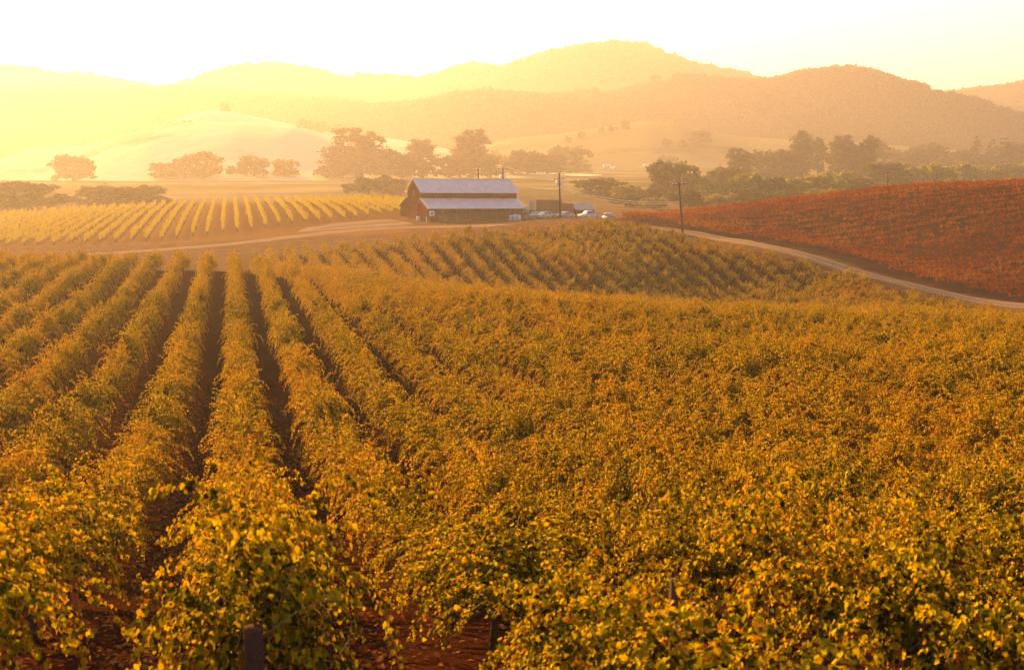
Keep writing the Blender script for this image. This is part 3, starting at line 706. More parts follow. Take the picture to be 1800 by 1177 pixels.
# corral fence in front of the barn
fx0 = local(barn, 1.2, -4.4)
corral = thing_on('corral_fence', fx0[0], fx0[1], BTH - YAW - R(3), 'weathered wooden rail fence round the pen in front of the barn', 'fence')
cz = corral.location.z; nseg = 9
for i in range(nseg + 1):
    X, Y = local(corral, i * 2.5, 0); z = h1(X, Y) - cz
    MB().box(i*2.5 - .09, -.09, z - .3, i*2.5 + .09, .09, z + 1.75 + rng.uniform(-.1, .15)).build('post', M['railwood'], corral)
    if i < nseg:
        X2, Y2 = local(corral, (i + 1) * 2.5, 0); z2 = h1(X2, Y2) - cz
        for k in range(5):
            h = .35 + k * .3
            a_, b_ = z + h + rng.uniform(-.03, .03), z2 + h + rng.uniform(-.03, .03)
            MB().add([(i*2.5-.1,-.13,a_),(i*2.5+2.6,-.13,b_),(i*2.5+2.6,-.09,b_),(i*2.5-.1,-.09,a_),(i*2.5-.1,-.13,a_+.15),(i*2.5+2.6,-.13,b_+.15),(i*2.5+2.6,-.09,b_+.15),(i*2.5-.1,-.09,a_+.15)],
                     [(3,2,1,0),(4,5,6,7),(0,1,5,4),(1,2,6,5),(2,3,7,6),(3,0,4,7)]).build('rail', M['railwood'], corral)
for e in (0, nseg):
    for k in range(4):
        X, Y = local(corral, e * 2.5, 2); z = h1(X, Y) - cz
        MB().box(e*2.5 - .03, .1, z + .35 + k*.35, e*2.5 + .01, 4.2, z + .5 + k*.35).build('rail', M['railwood'], corral)
# notice board on the barn front
X, Y = local(barn, 1.0, -.35)
nb_ = thing_on('notice_board', X, Y, BTH - YAW, 'small pale board with a dark square, on the barn corner', 'sign', dz=0)
MB().box(-.9, -.04, 1.3, .2, .02, 2.3).build('panel', M['white'], nb_); MB().box(-.62, -.06, 1.5, -.1, -.042, 2.1).build('dark_square', M['greyboards'], nb_)
for xx in (-.8, .1): MB().box(xx - .04, .022, -.2, xx + .04, .1, 2.3).build('post', M['railwood'], nb_)
X, Y = local(barn, 3.1, -.4)
nb2 = thing_on('pallet_stack', X, Y, BTH - YAW, 'low pile of pale pallets under the barn eave beside the notice board', 'pallets')
for k in range(4):
    mb = MB()
    for j in range(5): mb.box(-1.0 + j*.42, -.5, .35*k + .28, -.72 + j*.42, .5, .35*k + .32)
    for j in (-.45, 0, .4): mb.box(-1.0, j, .35*k + .02, .96, j + .08, .35*k + .275)
    mb.build('pallet', M['binwood'], nb2)

# barrels, post and trough by the barn
def barrel(px_, py_, d, label, mat, h=.9, r=.3):
    X, Y, _ = at(px_, py_, d); t_ = thing_on('drum', X, Y, 0, label, 'drum', 'drums beside the barn')
    MB().tube([(0,0,0),(0,0,.02),(0,0,.3),(0,0,.32),(0,0,.6),(0,0,.62),(0,0,h)], [r,r,r,r*1.05,r,r*1.05,r], 14).build('barrel', mat, t_, True)
    MB().tube([(0,0,h+.003),(0,0,h+.03)], [r*1.04, r*1.04], 14).build('rim', M['steel'], t_)
M['bluewhite'] = simple('pale_blue_plastic', (.45, .5, .62), .4, .4, .15)
barrel(899, 388, 288, 'pale blue drum, leftmost of three at the right end of the corral', M['bluewhite'], 1.0, .42)
barrel(906, 388, 287.5, 'pale blue drum in the middle of three at the right end of the corral', M['bluewhite'], 1.15, .42)
barrel(912, 389, 288, 'white drum, rightmost of three at the right end of the corral', M['white'], .95, .4)
barrel(735.5, 386, 297, 'small sunlit white drum near the foot of the barn gable wall', M['white'], .8, .4)
X, Y, _ = at(749.5, 390, 292); wp = thing_on('marker_post', X, Y, 0, 'short white post by the near corner of the barn', 'post')
MB().tube([(0,0,-.2),(0,0,1.1),(0,0,1.15)], [.1,.1,.05], 8).build('shaft', M['white'], wp)

# ------------------------------------------------------------------ harvest bins
def bin_meshes(mat):
    a = MB(); b = MB()
    a.box(-.56, -.56, .1, .56, .56, .14)
    for s in (-1, 1):
        for k in range(3):
            z0 = .15 + k*.21
            a.box(-.6, s*.58 - .02, z0, .6, s*.58 + .02, z0 + .18); a.box(s*.58 - .02, -.555, z0, s*.58 + .02, .555, z0 + .18)
    for sx in (-1, 1):
        for sy in (-1, 1): b.box(sx*.53 - .03, sy*.53 - .03, .145, sx*.53 + .02, sy*.53 + .02, .78)
    for y in (-.5, 0, .5): b.box(-.58, y - .05, 0, .58, y + .05, .098)
    return a.mesh('slats', mat), b.mesh('frame', mat)
BA = bin_meshes(M['binwood']); BP = bin_meshes(M['binlit'])
def put_bin(X, Y, Z0, rz, ms, label, group):
    e = tag(empty('harvest_bin', (X, Y, Z0), rz), label, 'crate', group); mesh_obj('slats', ms[0], e); mesh_obj('frame', ms[1], e)
X0, Y0, _ = at(942, 380, 312); rzb = R(4) - YAW
cB, sB = math.cos(rzb), math.sin(rzb); zb = h1(X0, Y0) + .02
for c in range(7):
    for r_ in range(5 if c < 5 else 4):
        for dpt in range(2):
            x = c * 1.27; y = dpt * 1.3
            if dpt == 1 and r_ < 4: continue
            zz = zb + r_ * .80 + (0.0 if dpt == 0 else 0)
            if dpt == 1 and r_ == (4 if c < 5 else 3): continue
            lev = ['bottom layer', 'second layer', 'third layer', 'fourth layer', 'fifth layer'][r_]
            put_bin(X0 + x*cB - y*sB, Y0 + x*sB + y*cB, zz, rzb + rng.uniform(-.03, .03), BA, 'brown harvest bin, %s, %s column right of the pale bin stack' % (lev, ['first', 'second', 'third', 'fourth', 'fifth', 'sixth', 'last'][c]), 'brown harvest bins stacked between barn and shed')
X1, Y1, _ = at(936, 382, 306); zb1 = h1(X1, Y1) + .02
for r_ in range(5): put_bin(X1, Y1, zb1 + r_*.8, R(35), BP, 'pale sunlit harvest bin, %s of the tall stack beside the barn' % ['bottom', 'second', 'third', 'fourth', 'top'][r_], 'pale harvest bins beside the barn')
X1, Y1 = X1 - 1.35, Y1 - .25
for r_ in range(3): put_bin(X1, Y1, zb1 + r_*.8, R(35), BP, 'pale sunlit harvest bin, %s of the short stack touching the barn end' % ['bottom', 'middle', 'top'][r_], 'pale harvest bins beside the barn')

# ------------------------------------------------------------------ shed
sx, sy, _ = at(1014, 383, 312); SL, SWd = 4.4, 5.6
shed = thing_on('shed', sx, sy, R(28) - YAW, 'small brown shed with a pale gabled roof right of the bins', 'shed')
for nm, args in (('front_wall', (0, 0, SL, .06)), ('back_wall', (0, SWd - .06, SL, SWd)), ):
    par = empty(nm, (0, 0, 0)); par.parent = shed
    for i in range(14):
        x0 = args[0] + SL * i / 14 + .01; MB().box(x0, args[1], -.2, x0 + SL/14 - .02, args[3], 2.3).build('plank', M['boards'], par)
for xx in (0, SL - .06):
    par = empty('gable_wall', (0, 0, 0)); par.parent = shed
    for i in range(16):
        y0 = .07 + (SWd - .14) * i / 16 + .01; y1 = y0 + (SWd - .14)/16 - .02
        f_ = lambda y: 2.3 + 1.25 * (1 - abs(y - SWd/2) / (SWd/2))
        MB().add([(xx,y0,-.2),(xx+.06,y0,-.2),(xx+.06,y1,-.2),(xx,y1,-.2),(xx,y0,f_(y0)),(xx+.06,y0,f_(y0)),(xx+.06,y1,f_(y1)),(xx,y1,f_(y1))],
                 [(3,2,1,0),(4,5,6,7),(0,1,5,4),(1,2,6,5),(2,3,7,6),(3,0,4,7)]).build('plank', M['boards'], par)
roof_panel('roof', 0, 2.36, SWd/2, 3.62, .5, 5, shed, SL, M['shedroof'], .5)
roof_panel('roof', SWd, 2.36, SWd/2, 3.62, 1.4, 5, shed, SL, M['shedroof'], .5)

# ------------------------------------------------------------------ vehicles
def vehicle(px_, d, rz, label, cat, col, kind='car'):
    X, Y, _ = at(px_, 382, d); v = thing_on('pickup_truck' if kind == 'pickup' else 'parked_car', X, Y, rz - YAW, label, cat)
    prof = {'car': [(-2.2,.45),(-2.25,.85),(-1.55,.98),(-1.0,1.4),(.45,1.42),(1.15,.98),(2.1,.85),(2.25,.5),(2.2,.35),(-2.15,.33)],
            'pickup': [(-2.6,.55),(-2.6,1.1),(-.5,1.1),(-.35,1.75),(.85,1.78),(1.35,1.15),(2.5,1.02),(2.6,.6),(2.5,.45),(-2.5,.45)]}[kind]
    mb = MB(); W_ = .86; n_ = len(prof)
    vs_ = [(x, -W_ * (1 if z < 1.12 else .84), z) for x, z in prof] + [(x, W_ * (1 if z < 1.12 else .84), z) for x, z in prof]
    mb.add(vs_, [tuple(range(n_)), tuple(range(2*n_-1, n_-1, -1))] + [(i, i+n_, (i+1)%n_+n_, (i+1)%n_) for i in range(n_)])
    mb.build('body', col, v, bevel=.04)
    tz0, tz1 = (1.02, 1.36) if kind == 'car' else (1.2, 1.66); xa, xb = ((-1.0, .6) if kind == 'car' else (-.3, .9))
    for s in (-1, 1):
        xm = (xa + xb) / 2
        for (u0, u1) in ((xa, xm - .04), (xm + .04, xb)):
            MB().add([(u0, s*.885, tz0), (u1, s*.885, tz0), (u1 - .12, s*.76, tz1), (u0 + .12, s*.76, tz1), (u0, s*.865, tz0), (u1, s*.865, tz0), (u1-.12, s*.74, tz1), (u0+.12, s*.74, tz1)],
                     [(0,1,2,3),(7,6,5,4),(0,4,5,1),(1,5,6,2),(2,6,7,3),(3,7,4,0)]).build('window', M['glass'], v)
        for x in (-1.4, 1.4):
            wl = empty('wheel', (x, s*.84, .33)); wl.parent = v
            MB().tube([(0,-.11,0),(0,.11,0)], [.33,.33], 16).build('tyre', M['rubber'], wl); MB().tube([(0,-.118,0),(0,.118,0)], [.19,.19], 12).build('rim', M['steel'], wl)
        MB().box(2.17 if kind == 'car' else 2.5, s*.62 - .14, .66, 2.27 if kind == 'car' else 2.61, s*.62 + .14, .82).build('headlight', M['steel'], v)
    if kind == 'pickup':
        MB().box(-2.5, -.74, 1.101, -.55, .74, 1.13).build('bed_cover', M['dark'], v)
    return v
silver = simple('silver_paint', (.28, .28, .29), .3, .5, .05); offwhite = simple('white_car_paint', (.55, .53, .50), .3, .5, .05); palegrey = simple('pale_blue_car_paint', (.28, .31, .37), .3, .5, .05)
vehicle(944, 299, R(60), 'low grey car parked in front of the pale bin stack', 'car', silver)
vehicle(960, 298, R(38), 'white car parked in front of the brown bins', 'car', offwhite)
vehicle(994, 298, R(50), 'pale blue car parked right of the utility pole', 'car', palegrey)
vehicle(1036, 298, R(-150), 'white pickup truck parked in front of the shed', 'pickup truck', offwhite, 'pickup')
vehicle(1069, 303, R(100), 'silver pickup truck parked at the right end of the shed', 'pickup truck', silver, 'pickup')

# ------------------------------------------------------------------ utility poles and wires
def pole(px_, ybase, ytop, d, label, lean=0.0, arms=1, trans=0, band=False, armw=2.4, armrot=0.0):
    X, Y, _ = at(px_, ybase, d); z = h1(X, Y); ztop = at(px_, ytop, d)[2]; h = ztop - z
    v = empty('utility_pole', (X, Y, z - .1), -YAW + armrot, 0, lean); tag(v, label, 'utility pole', 'utility poles in the valley')
    MB().tube([(0,0,-.5),(0,0,h*.5),(0,0,h)], [.24,.21,.16], 10).build('shaft', M['polewood'], v, True)
    tips = []
    for a_ in range(arms):
        z0 = h - .3 - a_ * 1.0
        MB().box(-armw/2, -.2, z0, armw/2, -.11, z0 + .13).build('crossarm', M['polewood'], v)
        for x in (-armw/2 + .1, -armw/5, armw/5, armw/2 - .1):
            MB().tube([(x,-.155,z0+.13),(x,-.155,z0+.2),(x,-.155,z0+.26),(x,-.155,z0+.32)], [.03,.07,.04,.06], 8).build('insulator', M['ceramic'], v); tips.append((x, -.155, z0 + .32))
        for s in (-1, 1): MB().tube([(s*.7,-.1,z0),(s*.12,-.02,z0-.7)], [.025,.025], 4).build('brace', M['steel'], v)
    for k in range(trans):
        x = (-.45, .45)[k]
        t_ = MB().tube([(x,-.05,h-2.5),(x,-.05,h-2.4),(x,-.05,h-1.6),(x,-.05,h-1.55)], [.2,.26,.26,.15], 12).build('transformer', M['white'], v, True)
    if band: MB().tube([(0,0,h*.3),(0,0,h*.42)], [.18,.175], 12).build('white_band', M['white'], v)
    return v, h, tips
p1 = pole(841, 380, 296, 330, 'utility pole rising behind the left part of the barn roof', 0, 1, 0)
p2 = pole(884, 380, 294, 325, 'utility pole with two transformers behind the barn roof', 0, 1, 2)
p3 = pole(985, 388, 303, 296, 'tall utility pole with transformers standing by the parked cars', R(-1.8), 2, 2, True)
p4 = pole(1201, 425, 320, 243, 'leaning utility pole beside the dirt road below the red vineyard', R(-5.2), 1, 0, False, 2.3)
p5 = pole(1559, 345, 302, 380, 'faint distant utility pole beyond the red vineyard crest', 0, 1, 0)
bpy.context.view_layer.update()
def wire(a, b, sag, label, r=.02, n=16):
    A_, B_ = Vector(a), Vector(b); pts = []
    for i in range(n + 1):
        t_ = i / n; p = A_.lerp(B_, t_); p.z -= sag * 4 * t_ * (1 - t_); pts.append(tuple(p - A_))
    o = MB().tube(pts, r, 5).build('power_wire', M['wire']); o.location = A_; tag(o, label, 'wire', 'wires between the utility poles'); return o
def tipw(p, i): return p[0].matrix_world @ Vector(p[2][i])
def shaftw(p, frac): return p[0].matrix_world @ Vector((0, 0, p[1] * frac))
wire(shaftw(p3, .70), shaftw(p4, .685), 1.1, 'upper of two sunlit wires sagging from the tall pole to the leaning pole', .028)
wire(shaftw(p3, .67), shaftw(p4, .66), 1.25, 'lower of two sunlit wires sagging from the tall pole to the leaning pole', .028)
for i, wd_ in ((0, 'leftmost'), (3, 'rightmost')):
    wire(tipw(p1, i), tipw(p2, i), .4, 'thin wire at the %s crossarm end between the poles behind the barn' % wd_)
    wire(tipw(p2, i), tipw(p3, i), .8, 'thin wire at the %s crossarm end from the transformer pole to the tall pole' % wd_)
wire(shaftw(p3, .66), tuple(Vector(local(barn, BL, YM) + (bz + RG - .9,))), .5, 'service wire from the tall pole down to the barn gable')

# ------------------------------------------------------------------ foreground post and bare cane
PX_, PY_, _ = at(444, 1100, 9.55); pz = h1(PX_, PY_); ptop = at(444, 1101, 9.55)[2]
post = tag(empty('end_post', (PX_, PY_, pz), .3), 'thick brown wooden end post, weathered, at the foot of the middle row', 'post')
hh = ptop - pz
mb = MB().tube([(0,0,-.3),(0,0,hh*.5),(.004,0,hh-.015),(.004,0,hh)], [.074,.072,.070,.064], 20); mb.build('shaft', M['postwood'], post, True)
MB().tube([(-.01,-.074,hh-.37),(-.01,-.085,hh-.36),(.012,-.085,hh-.36),(.012,-.074,hh-.44)], .0025, 5).build('staple', M['steel'], post)
MB().tube([(-.045,-.062,hh-.37),(0,-.078,hh-.372),(.05,-.06,hh-.37)], .0018, 5).build('tie_wire', M['steel'], post)
def arc(pts):
    out = []
    P_ = [Vector(at(*p)) for p in pts]
    for i in range(len(P_) - 1):
        a = P_[max(i-1, 0)]; b, c = P_[i], P_[i+1]; d = P_[min(i+2, len(P_)-1)]
        for k in range(5):
            t_ = k / 5; out.append(.5 * ((2*b) + (c-a)*t_ + (2*a-5*b+4*c-d)*t_*t_ + (3*b-a-3*c+d)*t_**3))
    return out + [P_[-1]]
pa = arc([(462,1120,9.6),(490,1098,9.6),(530,1070,9.7),(570,1055,9.8),(600,1062,9.9),(618,1090,10),(612,1125,10),(596,1150,10)])
o0 = pa[0]; bc = MB().tube([tuple(p - o0) for p in pa], [.0065 * (1 - .6*i/len(pa)) for i in range(len(pa))], 6).build('bare_cane', M['cane']); bc.location = o0
tag(bc, 'leafless tan vine cane arching over beside the brown end post', 'vine cane')
X, Y, _ = at(1185, 1020, 8.9); ts = tag(empty('trellis_stake', (X, Y, h1(X, Y))), 'grey stake top poking through leaves of the row right of the end-post row', 'stake')
MB().box(-.025, -.02, -.2, .025, .02, at(1185, 1018, 8.9)[2] - h1(X, Y)).build('shaft', M['stake'], ts)

# fallen leaves on the soil
N = 26000
lf = rng.uniform(5.5, 62, N) ; lr = rng.uniform(-.42, .42, N) * (lf + 2); LX, LY = xy(lf, lr)
LX = np.where(rng.random(N) < .6, np.round((LX - ROW/2) / ROW) * ROW + ROW/2 + rng.normal(0, .35, N), LX)
LZ = H(LX, LY) + .012
tipv = np.stack([rng.normal(0, 1, N), rng.normal(0, 1, N), rng.normal(0, .18, N)], -1); norv = np.stack([rng.normal(0, .45, N), rng.normal(0, .45, N), np.ones(N)], -1)
V, F, tt = place_leaves(np.stack([LX, LY, LZ], -1), tipv, norv, rng.uniform(.05, .11, N), rng.uniform(0, 1, N), SLEAF, SLEAFF)
tag(mesh_obj('fallen_leaves', np_mesh('fallen_leaves', V, F, M['litter'], {'tint': tt})), 'red and brown fallen leaves on the soil between the rows', kind='stuff')

# ------------------------------------------------------------------ trees
def crown_mesh(lobes, n, mat, leaf=.055, seed=0, shell=.55):
    """lobes: (x,y,z,rx,ry,rz) in units of the crown width; z measured from the tree foot"""
    rg = np.random.default_rng(seed); P_, N_ = [], []
    wts = np.array([l[3]*l[4] + l[4]*l[5] for l in lobes]); wts = wts / wts.sum()
    for l, w_ in zip(lobes, wts):
        m = max(8, int(n * w_)); d = rg.normal(0, 1, (m, 3)); d /= np.linalg.norm(d, axis=1, keepdims=True)
        # clumps: pull the points to a set of sub centres on the lobe
        nc = max(6, m // 26); cc = rg.normal(0, 1, (nc, 3)); cc /= np.linalg.norm(cc, axis=1, keepdims=True); cc[:, 2] = np.where(cc[:, 2] < -.5, -cc[:, 2], cc[:, 2])
        cr = rg.uniform(shell, 1.08, nc)
        ci = rg.integers(0, nc, m); q = cc[ci] * cr[ci][:, None] + d * rg.uniform(.05, .26, m)[:, None]
        P_.append(q * np.array(l[3:6]) + np.array(l[:3])); N_.append(q + d * .8)
    P_ = np.concatenate(P_); N_ = np.concatenate(N_); k = len(P_)
    tip = rg.normal(0, 1, (k, 3)); tint = np.clip(rg.normal(.5, .2, k), 0, 1)
    V, F, tt = place_leaves(P_, tip, N_ + rg.normal(0, .4, (k, 3)), leaf * rg.uniform(.6, 1.5, k), tint, SLEAF, SLEAFF)
    return np_mesh('crown', V, F, mat, {'tint': tt})
def trunk_mesh(h, spread, seed, r=.035):
    rd = random.Random(seed); mb = MB(); mb.tube([(0,0,-.06),(0,0,h*.35),(rd.uniform(-.02,.02),0,h)], [r*1.4, r, r*.7], 7)
    for k in range(6):
        a = rd.uniform(0, 6.28); L = spread * rd.uniform(.5, 1)
        mb.tube([(0,0,h*rd.uniform(.55,.95)), (math.cos(a)*L*.5, math.sin(a)*L*.5, h*1.15), (math.cos(a)*L, math.sin(a)*L, h*1.15 + L*.7)], [r*.55, r*.35, r*.12], 5)
    return mb.mesh('trunk', M['bark'], True)
def lobes_oak(seed, flat=.8):
    rd = random.Random(seed); L = [(0,0,.40*flat,.36,.36,.34*flat), (0,0,.18,.34,.34,.17)]
    for k in range(6):
        a = k * 1.05 + rd.uniform(-.2,.2); L.append((math.cos(a)*.24, math.sin(a)*.24, .13*flat, .2, .2, .14))
    for k in range(10):
        a = rd.uniform(0, 6.28); rr = rd.uniform(.14, .32); L.append((math.cos(a)*rr, math.sin(a)*rr, (.30 + rd.uniform(0, .28)) * flat + .05, rd.uniform(.13,.21), rd.uniform(.13,.21), rd.uniform(.11,.18)*flat))
    return L
def lobes_tall(seed):
    rd = random.Random(seed); L = []; n_ = 9
    for k in range(n_):
        z = .14 + 1.68 * k / n_; rad = .24 + .14 * math.sin(3.1 * k / n_) + rd.uniform(-.06, .08)
        L.append((rd.uniform(-.17,.17), rd.uniform(-.14,.14), z * .93, rad*.82, rad*.82, rd.uniform(.36, .52)))
    return L
def lobes_conifer(seed):
    rd = random.Random(seed); L = []
    for k in range(11):
        z = .12 + .17 * k; rad = .42 * (1 - k / 11.5) + .03; L.append((rd.uniform(-.03,.03), rd.uniform(-.03,.03), z, rad, rad, .11))
    return L
def lobes_bush(seed):
    rd = random.Random(seed); L = []
    for k in range(9):
        L.append((rd.uniform(-.34,.34), rd.uniform(-.2,.2), rd.uniform(.08,.40), rd.uniform(.16,.26), rd.uniform(.14,.22), rd.uniform(.12,.2)))
    return L
KIND = {'oak': [(crown_mesh(lobes_oak(i, 1.0), 5200, M['oak'], .052, 10+i), trunk_mesh(.3, .3, i)) for i in range(4)],
        'tall': [(crown_mesh(lobes_tall(i), 5600, M['oak'], .056, 20+i), trunk_mesh(.9, .2, 20+i, .04)) for i in range(3)],
        'conifer': [(crown_mesh(lobes_conifer(i), 4200, M['conifer'], .05, 30+i), trunk_mesh(1.2, .1, 30+i)) for i in range(2)],
        'bush': [(crown_mesh(lobes_bush(i), 4200, M['willow'], .048, 40+i), trunk_mesh(.2, .25, 40+i, .02)) for i in range(4)],
        'dark': [(crown_mesh(lobes_bush(50+i), 4200, M['oak'], .05, 60+i), trunk_mesh(.2, .25, 70+i, .02)) for i in range(3)]}
NATH = {'oak': .82, 'tall': 2.1, 'conifer': 2.0, 'bush': .58, 'dark': .58}
NMS = {'oak': 'oak_tree', 'tall': 'eucalyptus_tree', 'conifer': 'conifer_tree', 'bush': 'willow_bush', 'dark': 'shrub'}
CATS = {'oak': 'tree', 'tall': 'tree', 'conifer': 'tree', 'bush': 'bush', 'dark': 'bush'}
TREES = [  # photo x, top y, base y, width px, kind, distance, label
 (128,270,318,66,'oak',560,'faint round oak on the pale slope at the far left'),
 (292,283,312,56,'oak',560,'low oak at the left end of the oak row under the golden hill'),
 (326,275,312,52,'oak',565,'middle oak of the row under the golden hill'),
 (362,264,311,56,'oak',570,'tallest oak of the row under the golden hill'),
 (446,272,310,46,'oak',565,'round oak standing alone between the oak row and a smaller round oak'),
 (415,290,310,34,'dark',568,'low shrub between the oak row and the lone round oak'),
 (502,279,309,44,'oak',560,'small round oak at the right end under the golden hill'),
 (22,316,368,110,'oak',450,'wide dark oak at the left edge behind the young vineyard'),
 (85,340,372,80,'dark',450,'low shrub right of the wide dark oak at the left edge'),
 (190,322,362,96,'oak',452,'peaked oak behind the young vineyard, left of a round one'),
 (258,325,360,88,'oak',450,'round spreading oak behind the young vineyard'),
 (648,308,345,90,'dark',480,'low shrub mass behind the young vineyard near the barn'),
 (705,322,346,60,'bush',470,'pale low bush against the left side of the barn'),
 (575,292,312,50,'dark',600,'low shrub left of the big tall eucalyptus'),
 (632,214,312,96,'tall',680,'massive tall eucalyptus left of the barn, widest of the tall trees'),
 (600,250,312,60,'tall',690,'lower eucalyptus leaning on the left of the massive one'),
 (678,262,312,64,'oak',680,'dark oak filling the gap right of the massive eucalyptus'),
 (740,237,312,70,'tall',690,'broad eucalyptus directly above the left end of the barn roof'),
 (708,268,312,50,'oak',685,'dark oak between the two eucalyptus trees left of the barn'),
 (790,272,312,44,'oak',690,'small dark oak left of the slender eucalyptus above the barn'),
 (828,218,312,72,'tall',680,'tall eucalyptus with a heavy top above the middle of the barn'),
 (808,262,312,44,'tall',685,'short eucalyptus at the left foot of the heavy-topped one'),
 (862,270,312,40,'oak',700,'small oak just right of the heavy-topped eucalyptus'),
 (900,278,306,44,'oak',720,'low oak behind the right half of the barn roof'),
 (928,262,306,60,'oak',720,'rounded oak behind the right end of the barn'),
 (962,268,306,56,'oak',720,'oak in the middle of the clump behind the utility pole'),
 (1002,255,305,70,'oak',725,'tallest oak of the clump behind the utility pole'),
 (1060,311,347,80,'oak',430,'dark domed oak right of the barn above the shed'),
 (1105,322,352,64,'bush',425,'olive bush right of the dark domed oak'),
 (1140,330,356,50,'dark',420,'dark shrub at the foot of the big golden oak'),
 (1183,281,348,84,'oak',430,'big golden oak behind the leaning utility pole'),
 (1224,302,350,50,'bush',425,'pale bush against the right side of the big golden oak'),
 (1300,253,322,46,'tall',500,'peaked eucalyptus standing over the willow thicket'),
 (1275,288,336,70,'oak',470,'oak at the left foot of the peaked eucalyptus'),
 (1350,262,316,80,'oak',560,'broad hazy oak right of the peaked eucalyptus'),
 (1385,258,314,50,'oak',560,'hazy oak at the left foot of the tallest eucalyptus'),
 (1411,220,314,44,'tall',540,'tallest slender eucalyptus over the thicket on the right'),
 (1440,234,312,36,'tall',545,'narrow eucalyptus close beside the tallest slender one'),
 (1480,229,314,58,'tall',540,'eucalyptus with a spreading top, right of the slender pair'),
 (1512,252,314,56,'oak',540,'dark oak at the right foot of the spreading-topped eucalyptus'),
 (1538,238,304,70,'tall',700,'very hazy eucalyptus behind the dark round oak'),
 (1560,280,330,74,'oak',480,'dark round oak in the line of bushes above the red vineyard'),
 (1230,228,250,42,'oak',1000,'lone oak on the vineyard slope above the valley'),
 (1590,262,300,60,'oak',650,'hazy oak right of the dark round oak'),
 (1628,250,300,56,'oak',640,'taller hazy oak behind the pale bushes on the right'),
 (1664,257,300,34,'conifer',640,'small pointed conifer between hazy oaks on the right'),
 (1718,237,300,36,'conifer',620,'tallest pointed conifer on the right'),
 (1745,244,300,40,'conifer',625,'conifer second from the tallest pointed one'),
 (1766,240,300,46,'conifer',620,'broad conifer near the right edge'),
 (1795,244,300,52,'oak',615,'oak cut off by the right edge'),
 (1690,262,300,50,'oak',640,'oak between the small and the tallest conifer'),
 (1255,318,352,62,'bush',420,'olive willow bush above the left end of the red vineyard'),
 (1310,301,350,78,'bush',430,'golden-topped willow bush below the peaked eucalyptus'),
 (1352,306,350,72,'dark',425,'dark shrub in the middle of the willow thicket'),
 (1400,311,348,66,'bush',420,'olive willow bush below the tallest slender eucalyptus'),
 (1444,300,344,70,'bush',430,'rounded willow bush left of the bright yellow one'),
 (1486,297,336,56,'bush',440,'bright yellow-green willow bush in the thicket'),
 (1500,312,342,60,'dark',425,'dark shrub below the bright yellow-green willow'),
 (1600,286,328,62,'bush',460,'pale willow bush just right of the dark round oak'),
 (1645,284,326,60,'bush',465,'silvery willow bush, second right of the dark round oak'),
 (1690,282,322,62,'bush',470,'silvery willow bush below the tallest conifer'),
 (1738,286,318,60,'bush',475,'pale willow bush near the right edge'),
 (1785,285,316,60,'bush',480,'pale willow bush at the right edge'),
 (1385,334,356,60,'dark',400,'low dark shrub just above the red vineyard crest'),
 (1325,332,360,66,'dark',400,'low olive shrub on the near edge of the thicket'),
 (1440,330,352,64,'bush',402,'low willow bush on the near edge of the thicket'),
 (1200,334,366,60,'dark',400,'low shrub directly behind the leaning utility pole'),
 (1262,340,364,60,'bush',398,'low pale bush above the left end of the red vineyard'),
 (1150,345,368,50,'bush',402,'low pale bush near the double wires'),
 (1100,343,364,56,'dark',404,'low dark shrub right of the shed'),
 (1540,318,338,60,'bush',430,'low pale bush below the dark round oak'),
]
trng = random.Random(5)
for n_, (tx, ty, tb, tw, kd, d, lab) in enumerate(TREES):
    X, Y, zt = at(tx, ty, d); zg = h1(X, Y)
    if kd != 'oak' or d < 900: pass
    q = hit(tx, tb, 425)
    if q is not None and frc(q.x, q.y)[0] < 2000:
        d2 = frc(q.x, q.y)[0]; X, Y, zt = at(tx, ty, d2); zg = q.z; d = d2
    hh = max(zt - zg, 2.0); ww = tw * d / FPX * 1.36
    me_c, me_t = KIND[kd][n_ % len(KIND[kd])]
    e = tag(empty(NMS[kd], (X, Y, zg), trng.uniform(0, 6.28)), lab, CATS[kd], 'trees and bushes in the valley')
    e.scale = (ww, ww, hh / NATH[kd])
    mesh_obj('trunk', me_t, e); tag(mesh_obj('crown', me_c, e), kind='stuff')
# bare little tree in front of the corral
X, Y, _ = at(787, 403, 276); bt = tag(empty('bare_sapling', (X, Y, h1(X, Y))), 'small bare sapling in front of the corral by the road', 'tree')
mb = MB(); rd = random.Random(3)
def twig(p, d, L, r, dep):
    q = p + d * L; mb.tube([tuple(p), tuple((p+q)/2 + Vector((rd.uniform(-.05,.05),)*3)), tuple(q)], [r, r*.8, r*.6], 4, False)
    if dep: 
        for _ in range(3): twig(q, (d + Vector((rd.uniform(-.7,.7), rd.uniform(-.7,.7), rd.uniform(-.1,.5)))).normalized(), L*.66, r*.55, dep-1)
twig(Vector((0,0,-.1)), Vector((.05,0,1)), .9, .06, 4); mb.build('branches', M['bark'], bt)

